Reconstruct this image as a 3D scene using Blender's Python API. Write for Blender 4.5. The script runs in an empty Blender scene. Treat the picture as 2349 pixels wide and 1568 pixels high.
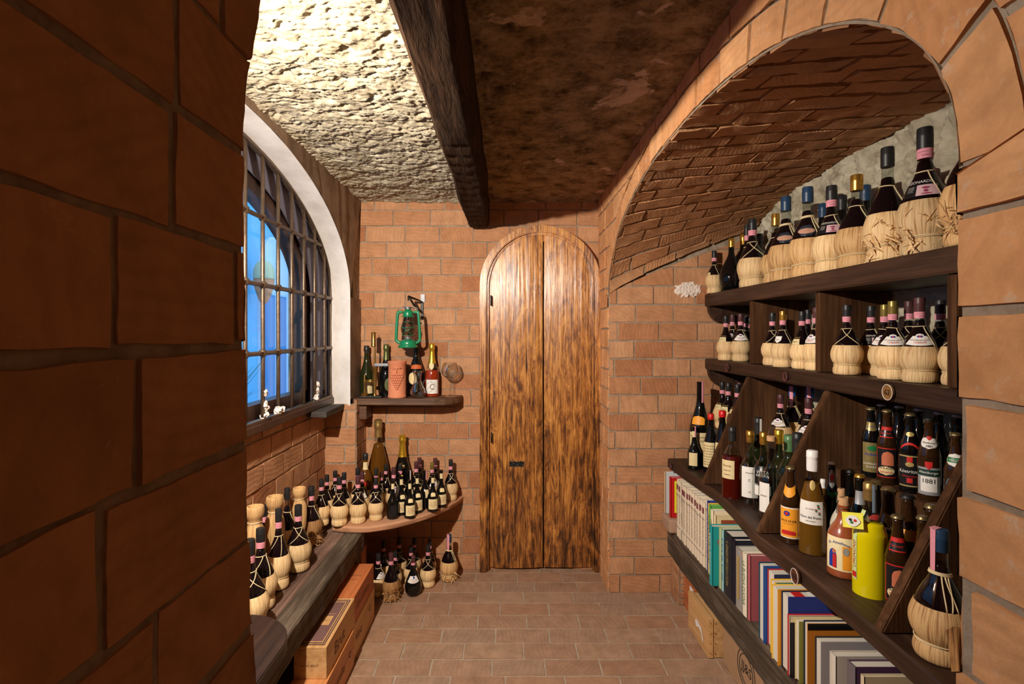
import bpy, bmesh, math, random
from mathutils import Vector, noise, Matrix
R = math.radians
sc = bpy.context.scene
col = sc.collection
F = 1200.0; CX = 1160.0; CY = 765.0; CZ = 1.38; DB = 3.08   # focal length in px, horizon, eye height, distance of the back wall

# ------------------------------------------------------------------ camera, world, exposure
cam = bpy.data.cameras.new('camera'); co = bpy.data.objects.new('camera', cam); col.objects.link(co)
co.location = (0, 0, CZ); co.rotation_euler = (R(90), 0, 0)
cam.sensor_width = 36; cam.lens = F / 2349 * 36; cam.clip_start = 0.02
cam.shift_x = (1174.5 - CX) / 2349; cam.shift_y = (CY - 784) / 2349
sc.camera = co
w = bpy.data.worlds.new('world'); sc.world = w; w.use_nodes = True
w.node_tree.nodes['Background'].inputs[0].default_value = (0.30, 0.60, 0.86, 1)
w.node_tree.nodes['Background'].inputs[1].default_value = 2.3
sc.view_settings.view_transform = 'Standard'; sc.view_settings.look = 'None'
sc.view_settings.gamma = 1; sc.view_settings.use_curve_mapping = False
sc.view_settings.exposure = 0.12
LAMP = (-0.70, 0.86, 1.895)
ld = bpy.data.lights.new('lamp_light', 'POINT'); ld.energy = 36; ld.color = (1.0, 0.90, 0.78); ld.shadow_soft_size = 0.018
lo = bpy.data.objects.new('lamp_light', ld); col.objects.link(lo); lo.location = LAMP
ld2 = bpy.data.lights.new('passage_fill', 'POINT'); ld2.energy = 1.5; ld2.color = (1.0, 0.88, 0.74); ld2.shadow_soft_size = 0.12  # unseen fill light added behind the camera, without any fixture
lo2 = bpy.data.objects.new('passage_fill', ld2); col.objects.link(lo2); lo2.location = (0.2, -0.75, 2.0)
ld3 = bpy.data.lights.new('room_fill_spot', 'SPOT'); ld3.energy = 175; ld3.color = (1.0, 0.90, 0.78); ld3.shadow_soft_size = 0.018; ld3.spot_size = R(140); ld3.spot_blend = 1.0   # spot added at the lamp to brighten the far end of the room
lo3 = bpy.data.objects.new('room_fill_spot', ld3); col.objects.link(lo3); lo3.location = LAMP
lo3.rotation_euler = (Vector((0.15, 3.0, 0.9)) - Vector(LAMP)).to_track_quat('-Z', 'Y').to_euler()
lt = sc.cycles
lt.max_bounces = 8; lt.diffuse_bounces = 5; lt.glossy_bounces = 4; lt.transmission_bounces = 8; lt.transparent_max_bounces = 12
lt.sample_clamp_indirect = 4.0; lt.caustics_reflective = False; lt.caustics_refractive = False
lt.use_denoising = True

# ------------------------------------------------------------------ helpers
def L3(c): return (c[0], c[1], c[2], 1)
def srgb(r, g, b):
    f = lambda v: (v / 255 / 12.92) if v / 255 <= 0.04045 else ((v / 255 + 0.055) / 1.055) ** 2.4
    return (f(r), f(g), f(b))
MATS = {}
def nt(name):
    m = bpy.data.materials.new(name); m.use_nodes = True; t = m.node_tree
    return m, t, t.nodes['Principled BSDF']
def N(t, typ, **kw):
    n = t.nodes.new(typ)
    for k, v in kw.items():
        if k == 'ins':
            for a, b in v.items(): n.inputs[a].default_value = b
        else: setattr(n, k, v)
    return n
def plain(name, c, rough=0.5, metal=0.0, trans=0.0, ior=1.45, coat=0.0, spec=0.5, var=0.12, scale=30, bump=0.0, sub=0):
    if name in MATS: return MATS[name]
    m, t, b = nt(name)
    b.inputs['Roughness'].default_value = rough; b.inputs['Metallic'].default_value = metal
    b.inputs['Transmission Weight'].default_value = trans; b.inputs['IOR'].default_value = ior
    b.inputs['Coat Weight'].default_value = coat; b.inputs['Specular IOR Level'].default_value = spec
    tc = N(t, 'ShaderNodeTexCoord'); ns = N(t, 'ShaderNodeTexNoise', ins={'Scale': scale, 'Detail': 5.0})
    t.links.new(tc.outputs['Object'], ns.inputs['Vector'])
    mx = N(t, 'ShaderNodeMix', data_type='RGBA', ins={6: L3([x * (1 - var) for x in c]), 7: L3([min(1, x * (1 + var)) for x in c])})
    t.links.new(ns.outputs['Fac'], mx.inputs[0]); t.links.new(mx.outputs[2], b.inputs['Base Color'])
    if bump:
        bp = N(t, 'ShaderNodeBump', ins={'Strength': bump, 'Distance': 0.003}); t.links.new(ns.outputs['Fac'], bp.inputs['Height'])
        t.links.new(bp.outputs[0], b.inputs['Normal'])
    MATS[name] = m; return m
def ramp(t, stops):
    r = N(t, 'ShaderNodeValToRGB'); cr = r.color_ramp
    while len(cr.elements) < len(stops): cr.elements.new(0.5)
    for e, (p, c) in zip(cr.elements, stops): e.position = p; e.color = L3(c)
    return r
def math_node(t, op, a, b=None, clamp=False):
    n = N(t, 'ShaderNodeMath', operation=op, use_clamp=clamp)
    for i, v in enumerate((a, b)):
        if v is None: continue
        if isinstance(v, (int, float)): n.inputs[i].default_value = v
        else: t.links.new(v, n.inputs[i])
    return n.outputs[0]
def brick_mat(name, cols, stria=(0.6, 1.0), bump=0.5, dirt=0.35, sc_=1.0, rough=0.85):
    """hewn terracotta: a tone per brick, diagonal drag marks, pale mortar smears"""
    m, t, b = nt(name)
    geo = N(t, 'ShaderNodeNewGeometry'); tc = N(t, 'ShaderNodeTexCoord')
    r = ramp(t, [(i / (len(cols) - 1), c) for i, c in enumerate(cols)])
    t.links.new(geo.outputs['Random Per Island'], r.inputs[0])
    # drag marks: distorted bands whose direction turns with each brick
    rot = N(t, 'ShaderNodeVectorRotate', rotation_type='EULER_XYZ')
    ang = N(t, 'ShaderNodeCombineXYZ')
    a = math_node(t, 'MULTIPLY', geo.outputs['Random Per Island'], 7.0)
    for i in range(3): t.links.new(a, ang.inputs[i])
    t.links.new(tc.outputs['Object'], rot.inputs['Vector']); t.links.new(ang.outputs[0], rot.inputs['Rotation'])
    wv = N(t, 'ShaderNodeTexWave', wave_type='BANDS', ins={'Scale': 16.0 * sc_, 'Distortion': 5.0, 'Detail': 3.0, 'Detail Scale': 1.2})
    t.links.new(rot.outputs[0], wv.inputs['Vector'])
    n1 = N(t, 'ShaderNodeTexNoise', ins={'Scale': 14.0, 'Detail': 8.0, 'Roughness': 0.65}); t.links.new(tc.outputs['Object'], n1.inputs['Vector'])
    n2 = N(t, 'ShaderNodeTexNoise', ins={'Scale': 120.0, 'Detail': 6.0, 'Roughness': 0.7}); t.links.new(tc.outputs['Object'], n2.inputs['Vector'])
    n3 = N(t, 'ShaderNodeTexNoise', ins={'Scale': 30.0, 'Detail': 9.0, 'Roughness': 0.75}); t.links.new(rot.outputs[0], n3.inputs['Vector'])
    mul = N(t, 'ShaderNodeMix', data_type='RGBA', blend_type='MULTIPLY', ins={0: 1.0})
    vr = ramp(t, [(0.25, (0.72, 0.70, 0.68)), (0.7, (1.12, 1.12, 1.12))]); t.links.new(n1.outputs['Fac'], vr.inputs[0])
    t.links.new(r.outputs[0], mul.inputs[6]); t.links.new(vr.outputs[0], mul.inputs[7])
    mul2 = N(t, 'ShaderNodeMix', data_type='RGBA', blend_type='MULTIPLY', ins={0: 0.22})
    wr = ramp(t, [(0.1, (0.72, 0.68, 0.65)), (0.5, (1.05, 1.05, 1.05))]); t.links.new(wv.outputs['Fac'], wr.inputs[0])
    t.links.new(mul.outputs[2], mul2.inputs[6]); t.links.new(wr.outputs[0], mul2.inputs[7])
    pale = N(t, 'ShaderNodeMix', data_type='RGBA', ins={7: L3((0.62, 0.50, 0.38))})
    pf = ramp(t, [(0.56 if dirt > 0.6 else 0.62, (0, 0, 0)), (0.72, (dirt, dirt, dirt))]); t.links.new(n3.outputs['Fac'], pf.inputs[0])
    t.links.new(pf.outputs[0], pale.inputs[0]); t.links.new(mul2.outputs[2], pale.inputs[6])
    t.links.new(pale.outputs[2], b.inputs['Base Color'])
    h = math_node(t, 'ADD', math_node(t, 'MULTIPLY', wv.outputs['Fac'], 0.28), math_node(t, 'ADD', math_node(t, 'MULTIPLY', n3.outputs['Fac'], 0.8), math_node(t, 'MULTIPLY', n2.outputs['Fac'], 0.35)))
    bp = N(t, 'ShaderNodeBump', ins={'Strength': bump, 'Distance': 0.006}); t.links.new(h, bp.inputs['Height']); t.links.new(bp.outputs[0], b.inputs['Normal'])
    b.inputs['Roughness'].default_value = rough; b.inputs['Specular IOR Level'].default_value = 0.25
    MATS[name] = m; return m
def plaster_mat(name, stops, scale=9.0, bump=0.6, fine=60.0, squash=(1, 1, 1)):
    m, t, b = nt(name)
    tc = N(t, 'ShaderNodeTexCoord'); mp = N(t, 'ShaderNodeMapping', ins={'Scale': squash}); t.links.new(tc.outputs['Object'], mp.inputs[0])
    n1 = N(t, 'ShaderNodeTexNoise', ins={'Scale': scale, 'Detail': 9.0, 'Roughness': 0.62}); t.links.new(mp.outputs[0], n1.inputs['Vector'])
    n2 = N(t, 'ShaderNodeTexNoise', ins={'Scale': fine, 'Detail': 9.0, 'Roughness': 0.72}); t.links.new(mp.outputs[0], n2.inputs['Vector'])
    r = ramp(t, stops); t.links.new(n1.outputs['Fac'], r.inputs[0]); t.links.new(r.outputs[0], b.inputs['Base Color'])
    h = math_node(t, 'ADD', n1.outputs['Fac'], math_node(t, 'MULTIPLY', n2.outputs['Fac'], 0.6))
    bp = N(t, 'ShaderNodeBump', ins={'Strength': bump, 'Distance': 0.01}); t.links.new(h, bp.inputs['Height']); t.links.new(bp.outputs[0], b.inputs['Normal'])
    b.inputs['Roughness'].default_value = 0.92; b.inputs['Specular IOR Level'].default_value = 0.2
    MATS[name] = m; return m
def wood_mat(name, dark, mid, light, axis=1, fine=60.0, long=2.0, rough=0.6, bump=0.5, coat=0.0, blot=0.5, dist=0.004):
    """grain runs along the given axis (0 x, 1 y, 2 z)"""
    m, t, b = nt(name)
    tc = N(t, 'ShaderNodeTexCoord'); s = [fine, fine, fine]; s[axis] = long
    mp = N(t, 'ShaderNodeMapping', ins={'Scale': s}); t.links.new(tc.outputs['Object'], mp.inputs[0])
    n1 = N(t, 'ShaderNodeTexNoise', ins={'Scale': 1.0, 'Detail': 6.0, 'Roughness': 0.62, 'Distortion': 0.5}); t.links.new(mp.outputs[0], n1.inputs['Vector'])
    s2 = [9.0, 9.0, 9.0]; s2[axis] = 2.2
    mp2 = N(t, 'ShaderNodeMapping', ins={'Scale': s2}); t.links.new(tc.outputs['Object'], mp2.inputs[0])
    n2 = N(t, 'ShaderNodeTexNoise', ins={'Scale': 1.0, 'Detail': 5.0, 'Roughness': 0.6}); t.links.new(mp2.outputs[0], n2.inputs['Vector'])
    f = math_node(t, 'ADD', math_node(t, 'MULTIPLY', n1.outputs['Fac'], 1 - blot), math_node(t, 'MULTIPLY', n2.outputs['Fac'], blot))
    r = ramp(t, [(0.33, dark), (0.5, mid), (0.66, light)]); t.links.new(f, r.inputs[0]); t.links.new(r.outputs[0], b.inputs['Base Color'])
    bp = N(t, 'ShaderNodeBump', ins={'Strength': bump, 'Distance': dist}); t.links.new(n1.outputs['Fac'], bp.inputs['Height']); t.links.new(bp.outputs[0], b.inputs['Normal'])
    b.inputs['Roughness'].default_value = rough; b.inputs['Coat Weight'].default_value = coat; b.inputs['Coat Roughness'].default_value = 0.12
    if coat: t.links.new(bp.outputs[0], b.inputs['Coat Normal'])
    b.inputs['Specular IOR Level'].default_value = 0.4 if rough < 0.7 else 0.12
    MATS[name] = m; return m
def straw_mat(name, light, dark):
    m, t, b = nt(name)
    tc = N(t, 'ShaderNodeTexCoord'); sp = N(t, 'ShaderNodeSeparateXYZ'); t.links.new(tc.outputs['Object'], sp.inputs[0])
    oi = N(t, 'ShaderNodeObjectInfo')
    an = math_node(t, 'ARCTAN2', sp.outputs[1], sp.outputs[0])
    cb = N(t, 'ShaderNodeCombineXYZ'); t.links.new(math_node(t, 'MULTIPLY', an, 9.0), cb.inputs[0])
    t.links.new(math_node(t, 'MULTIPLY', sp.outputs[2], 2.5), cb.inputs[1]); t.links.new(math_node(t, 'MULTIPLY', oi.outputs['Random'], 40.0), cb.inputs[2])
    n = N(t, 'ShaderNodeTexNoise', ins={'Scale': 1.3, 'Detail': 5.0, 'Roughness': 0.6}); t.links.new(cb.outputs[0], n.inputs['Vector'])
    r = ramp(t, [(0.22, [x * 0.35 for x in dark]), (0.36, dark), (0.52, light), (0.8, [min(1, x * 1.1) for x in light])]); t.links.new(n.outputs['Fac'], r.inputs[0])
    hs = N(t, 'ShaderNodeHueSaturation'); t.links.new(r.outputs[0], hs.inputs['Color'])
    t.links.new(math_node(t, 'ADD', math_node(t, 'MULTIPLY', oi.outputs['Random'], 0.3), 0.82), hs.inputs['Value'])
    t.links.new(hs.outputs[0], b.inputs['Base Color'])
    bp = N(t, 'ShaderNodeBump', ins={'Strength': 0.45, 'Distance': 0.01}); t.links.new(n.outputs['Fac'], bp.inputs['Height']); t.links.new(bp.outputs[0], b.inputs['Normal'])
    b.inputs['Roughness'].default_value = 0.6; MATS[name] = m; return m

def thin_glass(name, tint, k=0.38):
    m = bpy.data.materials.new(name); m.use_nodes = True; t = m.node_tree; t.nodes.remove(t.nodes['Principled BSDF'])
    g = N(t, 'ShaderNodeBsdfGlossy', ins={'Roughness': 0.02}); tr = N(t, 'ShaderNodeBsdfTransparent', ins={'Color': L3(tint)}); mx = N(t, 'ShaderNodeMixShader')
    lw = N(t, 'ShaderNodeLayerWeight', ins={'Blend': 0.25}); f = math_node(t, 'ADD', math_node(t, 'MULTIPLY', lw.outputs['Facing'], k), 0.03)
    t.links.new(f, mx.inputs[0]); t.links.new(tr.outputs[0], mx.inputs[1]); t.links.new(g.outputs[0], mx.inputs[2]); t.links.new(mx.outputs[0], t.nodes['Material Output'].inputs[0]); MATS[name] = m
def link(name, mesh, mat, parent=None):
    o = bpy.data.objects.new(name, mesh); col.objects.link(o)
    if mat is not None and not mesh.materials: mesh.materials.append(MATS[mat] if isinstance(mat, str) else mat)
    if parent is not None: o.parent = parent
    return o
def fin(name, bm, mat, parent=None, smooth=False, ang=None):
    me = bpy.data.meshes.new(name); bm.to_mesh(me); bm.free()
    if smooth:
        for p in me.polygons: p.use_smooth = True
        if ang: me.set_sharp_from_angle(angle=R(ang))
    return link(name, me, mat, parent)
def struct(o): o['kind'] = 'structure'; return o
def empty(name, loc=(0, 0, 0), rz=0):
    o = bpy.data.objects.new(name, None); col.objects.link(o); o.location = loc; o.rotation_euler = (0, 0, rz); o.empty_display_size = 0.02; return o
def tag(o, label, cat, group=None):
    o['label'] = label; o['category'] = cat
    if group: o['group'] = group
    return o
def kids(o): return [c for c in bpy.data.objects if c.parent is o]
TREE = {}
def tree(o):
    if o.name not in TREE: TREE[o.name] = [(c, tree(c)) for c in kids(o)]
    return TREE[o.name]
def copy_tree(o, parent=None):
    c = o.copy(); col.objects.link(c)
    if parent is not None: c.parent = parent
    for ch, _ in tree(o): copy_tree(ch, c)
    return c
def box(bm, x0, x1, y0, y1, z0, z1, bev=0.0):
    r = bmesh.ops.create_cube(bm, size=1.0)['verts']
    for v in r: v.co = Vector(((x0 + x1) / 2 + v.co.x * (x1 - x0), (y0 + y1) / 2 + v.co.y * (y1 - y0), (z0 + z1) / 2 + v.co.z * (z1 - z0)))
    if bev:
        es = list({e for v in r for e in v.link_edges})
        bmesh.ops.bevel(bm, geom=es, offset=bev, segments=2, affect='EDGES', profile=0.6)
    return r
def bx(name, x0, x1, y0, y1, z0, z1, mat, parent=None, bev=0.0):
    bm = bmesh.new(); box(bm, x0, x1, y0, y1, z0, z1, bev); return fin(name, bm, mat, parent)
def grid(bm, nx, ny, f):
    vs = [[bm.verts.new(f(i / nx, j / ny)) for i in range(nx + 1)] for j in range(ny + 1)]
    for j in range(ny):
        for i in range(nx): bm.faces.new((vs[j][i], vs[j][i + 1], vs[j + 1][i + 1], vs[j + 1][i]))
    return vs
def tube(bm, pts, r, seg=6, closed=False):
    pts = [Vector(p) for p in pts]; n = len(pts); rings = []
    up = Vector((0, 0, 1)); prev = None
    for i, p in enumerate(pts):
        a = pts[(i - 1) % n] if (closed or i > 0) else p
        b = pts[(i + 1) % n] if (closed or i < n - 1) else p
        d = (b - a).normalized() if (b - a).length > 1e-9 else Vector((0, 0, 1))
        if prev is None:
            u = d.orthogonal().normalized()
        else:
            u = (prev - d * prev.dot(d)); u = u.normalized() if u.length > 1e-6 else d.orthogonal().normalized()
        prev = u; v = d.cross(u); rr = r[i] if isinstance(r, (list, tuple)) else r
        rings.append([bm.verts.new(p + (u * math.cos(2 * math.pi * k / seg) + v * math.sin(2 * math.pi * k / seg)) * rr) for k in range(seg)])
    m = n if closed else n - 1
    for i in range(m):
        A, B = rings[i], rings[(i + 1) % n]
        for k in range(seg): bm.faces.new((A[k], A[(k + 1) % seg], B[(k + 1) % seg], B[k]))
    if not closed: bm.faces.new(rings[0][::-1]); bm.faces.new(rings[-1])
def catmull(pts, n=3):
    out = []
    for i in range(len(pts) - 1):
        p0 = pts[max(i - 1, 0)]; p1 = pts[i]; p2 = pts[i + 1]; p3 = pts[min(i + 2, len(pts) - 1)]
        for k in range(n):
            t = k / n
            out.append(tuple(0.5 * (2 * b + (c - a) * t + (2 * a - 5 * b + 4 * c - d) * t * t + (3 * b - a - 3 * c + d) * t ** 3) for a, b, c, d in zip(p0, p1, p2, p3)))
    out.append(pts[-1]); return out
def lathe(bm, prof, seg=28, ripple=0.0, cx=0, cy=0, cap=True, seed=0):
    """prof: list of (z, r)"""
    rings = []
    for z, r in prof:
        ring = []
        for k in range(seg):
            a = 2 * math.pi * k / seg
            rr = r * (1 + (ripple * (noise.noise(Vector((math.cos(a) * 5 + seed, math.sin(a) * 5, z * 2)))) if ripple else 0))
            ring.append(bm.verts.new((cx + rr * math.sin(a), cy - rr * math.cos(a), z)))
        rings.append(ring)
    for A, B in zip(rings, rings[1:]):
        for k in range(seg): bm.faces.new((A[k], A[(k + 1) % seg], B[(k + 1) % seg], B[k]))
    if cap:
        if prof[0][1] > 1e-5: bm.faces.new(rings[0][::-1])
        if prof[-1][1] > 1e-5: bm.faces.new(rings[-1])
def lo_(name, prof, mat, parent, seg=28, ripple=0.0, ang=40, n=3, cap=True):
    bm = bmesh.new(); lathe(bm, catmull(prof, n) if n > 1 else prof, seg, ripple, cap=cap); return fin(name, bm, mat, parent, True, ang)
def rfun(prof, n=4):
    p = catmull(prof, n)
    def f(z):
        if z <= p[0][0]: return p[0][1]
        for a, b in zip(p, p[1:]):
            if a[0] <= z <= b[0] and b[0] > a[0]: return a[1] + (b[1] - a[1]) * (z - a[0]) / (b[0] - a[0])
        return p[-1][1]
    return f
def patch(name, rf, z0, z1, w0, w1, mat, parent, th=0.0, off=0.004, bow=0.0, shape='rect', nx=12, ny=8):
    """a paper label following the glass; widths are arc lengths"""
    bm = bmesh.new()
    def f(u, v):
        U = u * 2 - 1; ww = w0 + (w1 - w0) * v
        if shape == 'oval': ww = w0 * math.sqrt(max(0.0, 1 - (2 * v - 1) ** 2)) + 1e-4
        if shape == 'arch': ww = w0 * (1 if v < 0.55 else math.sqrt(max(0.0, 1 - ((v - 0.55) / 0.45) ** 2))) + 1e-4
        if shape == 'shield': ww = w0 * (1 if v > 0.4 else (v / 0.4)) + 1e-4
        z = z0 + v * (z1 - z0) + bow * U * U * (ww / max(w0, w1)) ** 2
        r = rf(z) + off; a = th + U * ww / 2 / r
        return (r * math.sin(a), -r * math.cos(a), z)
    grid(bm, nx, ny, f)
    return fin(name, bm, mat, parent, True)
TXT = {}
def text_mesh(s):
    if s in TXT: return TXT[s]
    cu = bpy.data.curves.new('t', 'FONT'); cu.body = s; cu.size = 1; cu.resolution_u = 3; cu.align_x = 'CENTER'; cu.align_y = 'CENTER'
    o = bpy.data.objects.new('t', cu); col.objects.link(o); bpy.context.view_layer.update()
    me = bpy.data.meshes.new_from_object(o.evaluated_get(bpy.context.evaluated_depsgraph_get()))
    vs = [(v.co.x, v.co.y) for v in me.vertices]; fs = [tuple(p.vertices) for p in me.polygons]
    bpy.data.objects.remove(o); bpy.data.curves.remove(cu); bpy.data.meshes.remove(me)
    xs = [v[0] for v in vs] or [0]; ys = [v[1] for v in vs] or [0]; mx = (max(xs) + min(xs)) / 2; my = (max(ys) + min(ys)) / 2; W = max(xs) - min(xs) or 1; H = max(ys) - min(ys) or 1
    TXT[s] = ([((x - mx) / W, (y - my) / W) for x, y in vs], fs, H / W); return TXT[s]
def wrap_text(s, rf, zc, width, mat, parent, th=0.0, off=0.007, bow=0.0, height=None, rot=0.0):
    vs, fs, asp = text_mesh(s); hs = width if height is None else height / asp
    bm = bmesh.new(); bv = []
    for x, y in vs:
        X, Y = x * width, y * hs
        if rot: X, Y = X * math.cos(rot) - Y * math.sin(rot), X * math.sin(rot) + Y * math.cos(rot)
        z = zc + Y + bow * (2 * X / width) ** 2; r = rf(z) + off; a = th + X / r
        bv.append(bm.verts.new((r * math.sin(a), -r * math.cos(a), z)))
    for f in fs:
        try: bm.faces.new([bv[i] for i in f])
        except ValueError: pass
    return fin('lettering', bm, mat, parent)
def flat_text(s, o, u, v, width, mat, parent, name='lettering', height=None):
    """text in the plane through o with reading direction u and up v"""
    vs, fs, asp = text_mesh(s); o, u, v = Vector(o), Vector(u), Vector(v); hs = width if height is None else height / asp
    bm = bmesh.new(); bv = [bm.verts.new(o + u * (x * width) + v * (y * hs)) for x, y in vs]
    for f in fs:
        try: bm.faces.new([bv[i] for i in f])
        except ValueError: pass
    return fin(name, bm, mat, parent)
def prism(bm, pts, z0, z1, axis='z'):
    """extrude an outline of 2D points; axis z: (x,y), axis y: (x,z) extruded in y, axis x: (y,z)"""
    def P(p, h): return {'z': (p[0], p[1], h), 'y': (p[0], h, p[1]), 'x': (h, p[0], p[1])}[axis]
    a = [bm.verts.new(P(p, z0)) for p in pts]; b = [bm.verts.new(P(p, z1)) for p in pts]; n = len(pts)
    bm.faces.new(a); bm.faces.new(b[::-1])
    for i in range(n): bm.faces.new((a[i], b[i], b[(i + 1) % n], a[(i + 1) % n]))
    bmesh.ops.recalc_face_normals(bm, faces=bm.faces)
def fb(p, o=4, H=0.8):
    return noise.fractal(Vector(p), H, 2.1, o)

# ------------------------------------------------------------------ materials
B_O = [srgb(180, 128, 90), srgb(188, 138, 100), srgb(194, 146, 108), srgb(182, 130, 92), srgb(170, 114, 78)]
brick_mat('brick_wall', B_O, bump=0.35, dirt=0.3)
brick_mat('brick_near', [srgb(212, 154, 104), srgb(220, 164, 114), srgb(204, 142, 92), srgb(216, 158, 108)], bump=0.4, dirt=0.75)
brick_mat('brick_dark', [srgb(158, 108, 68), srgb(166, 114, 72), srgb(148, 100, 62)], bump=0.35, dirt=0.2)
brick_mat('brick_vault', [srgb(176, 128, 88), srgb(188, 140, 100), srgb(180, 126, 84), srgb(168, 124, 90)], bump=0.8, dirt=0.45, sc_=1.4)
brick_mat('brick_floor', [srgb(162, 132, 108), srgb(168, 136, 110), srgb(156, 122, 98), srgb(166, 128, 100), srgb(160, 132, 110)], bump=0.25, dirt=0.35)
plaster_mat('mortar', [(0.3, (0.24, 0.18, 0.12)), (0.6, (0.38, 0.30, 0.22))], scale=30, bump=0.5)
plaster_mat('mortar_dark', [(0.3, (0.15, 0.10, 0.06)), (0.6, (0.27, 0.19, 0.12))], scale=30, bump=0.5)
plaster_mat('mortar_floor', [(0.3, (0.32, 0.25, 0.18)), (0.6, (0.45, 0.36, 0.27))], scale=30, bump=0.4)
plaster_mat('plaster_back', [(0.3, (0.30, 0.26, 0.18)), (0.48, (0.52, 0.47, 0.34)), (0.7, (0.66, 0.61, 0.47))], scale=12, bump=0.8)
plaster_mat('plaster_brown', [(0.3, (0.16, 0.10, 0.06)), (0.6, (0.33, 0.22, 0.14))], scale=9, bump=0.4)
plaster_mat('whitewash', [(0.3, (0.66, 0.60, 0.55)), (0.6, (0.84, 0.79, 0.74))], scale=7, bump=0.15)
# ceiling: pale render; shade beyond the beam painted as mottled brown, with flaking pink patches
def ceiling_mat():
    m, t, b = nt('ceiling_plaster'); tc = N(t, 'ShaderNodeTexCoord'); sp = N(t, 'ShaderNodeSeparateXYZ'); t.links.new(tc.outputs['Object'], sp.inputs[0])
    n1 = N(t, 'ShaderNodeTexNoise', ins={'Scale': 11.0, 'Detail': 11.0, 'Roughness': 0.74}); t.links.new(tc.outputs['Object'], n1.inputs['Vector'])
    n2 = N(t, 'ShaderNodeTexNoise', ins={'Scale': 4.2, 'Detail': 7.0, 'Roughness': 0.6, 'Distortion': 0.6}); t.links.new(tc.outputs['Object'], n2.inputs['Vector'])
    nf = N(t, 'ShaderNodeTexNoise', ins={'Scale': 90.0, 'Detail': 8.0, 'Roughness': 0.75}); t.links.new(tc.outputs['Object'], nf.inputs['Vector'])
    pale = ramp(t, [(0.30, (0.20, 0.15, 0.09)), (0.45, (0.40, 0.34, 0.23)), (0.65, (0.56, 0.50, 0.37))]); t.links.new(n1.outputs['Fac'], pale.inputs[0])
    beam_shade = ramp(t, [(0.34, (0.06, 0.036, 0.018)), (0.44, (0.20, 0.13, 0.07)), (0.56, (0.36, 0.25, 0.145)), (0.70, (0.48, 0.36, 0.24))]); t.links.new(n1.outputs['Fac'], beam_shade.inputs[0])
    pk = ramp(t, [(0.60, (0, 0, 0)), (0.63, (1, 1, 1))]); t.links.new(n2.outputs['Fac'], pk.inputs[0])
    m1 = N(t, 'ShaderNodeMix', data_type='RGBA', ins={7: L3((0.62, 0.46, 0.36))}); t.links.new(pk.outputs[0], m1.inputs[0]); t.links.new(beam_shade.outputs[0], m1.inputs[6])
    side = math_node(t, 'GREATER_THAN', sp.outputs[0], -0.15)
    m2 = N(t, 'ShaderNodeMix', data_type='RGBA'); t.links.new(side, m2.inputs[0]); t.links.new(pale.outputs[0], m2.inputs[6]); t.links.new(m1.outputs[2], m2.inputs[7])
    t.links.new(m2.outputs[2], b.inputs['Base Color'])
    bp = N(t, 'ShaderNodeBump', ins={'Strength': 0.7, 'Distance': 0.006}); t.links.new(math_node(t, 'ADD', nf.outputs['Fac'], n1.outputs['Fac']), bp.inputs['Height']); t.links.new(bp.outputs[0], b.inputs['Normal'])
    b.inputs['Roughness'].default_value = 0.95; b.inputs['Specular IOR Level'].default_value = 0.15; MATS['ceiling_plaster'] = m
ceiling_mat()
wood_mat('beam_wood', (0.008, 0.004, 0.002), (0.030, 0.014, 0.006), (0.070, 0.034, 0.016), axis=1, fine=70, long=8, rough=0.95, bump=0.8, dist=0.008)
wood_mat('shelf_wood', (0.010, 0.004, 0.002), (0.034, 0.015, 0.008), (0.075, 0.036, 0.020), axis=1, fine=70, long=2.5, rough=0.5, bump=0.3)
wood_mat('divider_wood', (0.022, 0.009, 0.004), (0.070, 0.030, 0.012), (0.14, 0.066, 0.030), axis=2, fine=80, long=3, rough=0.75, bump=0.4)
wood_mat('old_bench_wood', (0.022, 0.016, 0.011), (0.085, 0.062, 0.043), (0.22, 0.17, 0.125), axis=1, fine=75, long=3, rough=0.8, bump=0.9, dist=0.008)
wood_mat('bench_board', (0.05, 0.028, 0.02), (0.17, 0.10, 0.075), (0.30, 0.20, 0.15), axis=1, fine=60, long=3, rough=0.75, bump=0.5)
wood_mat('shelf_x', (0.03, 0.013, 0.007), (0.11, 0.050, 0.024), (0.24, 0.12, 0.06), axis=0, fine=60, long=3, rough=0.55, bump=0.4)
wood_mat('crate_pine', srgb(176, 128, 78), srgb(206, 160, 106), srgb(222, 180, 126), axis=1, fine=50, long=2, rough=0.55, bump=0.15, blot=0.4)
wood_mat('crate_cedar', srgb(150, 82, 46), srgb(184, 104, 60), srgb(204, 126, 78), axis=1, fine=50, long=2, rough=0.5, bump=0.15, blot=0.4)
wood_mat('crate_orange', srgb(170, 104, 56), srgb(204, 136, 82), srgb(222, 160, 104), axis=1, fine=50, long=2, rough=0.5, bump=0.15, blot=0.4)
wood_mat('window_wood', (0.02, 0.008, 0.005), (0.06, 0.026, 0.016), (0.11, 0.05, 0.03), axis=2, fine=60, long=3, rough=0.4, bump=0.2)
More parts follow.
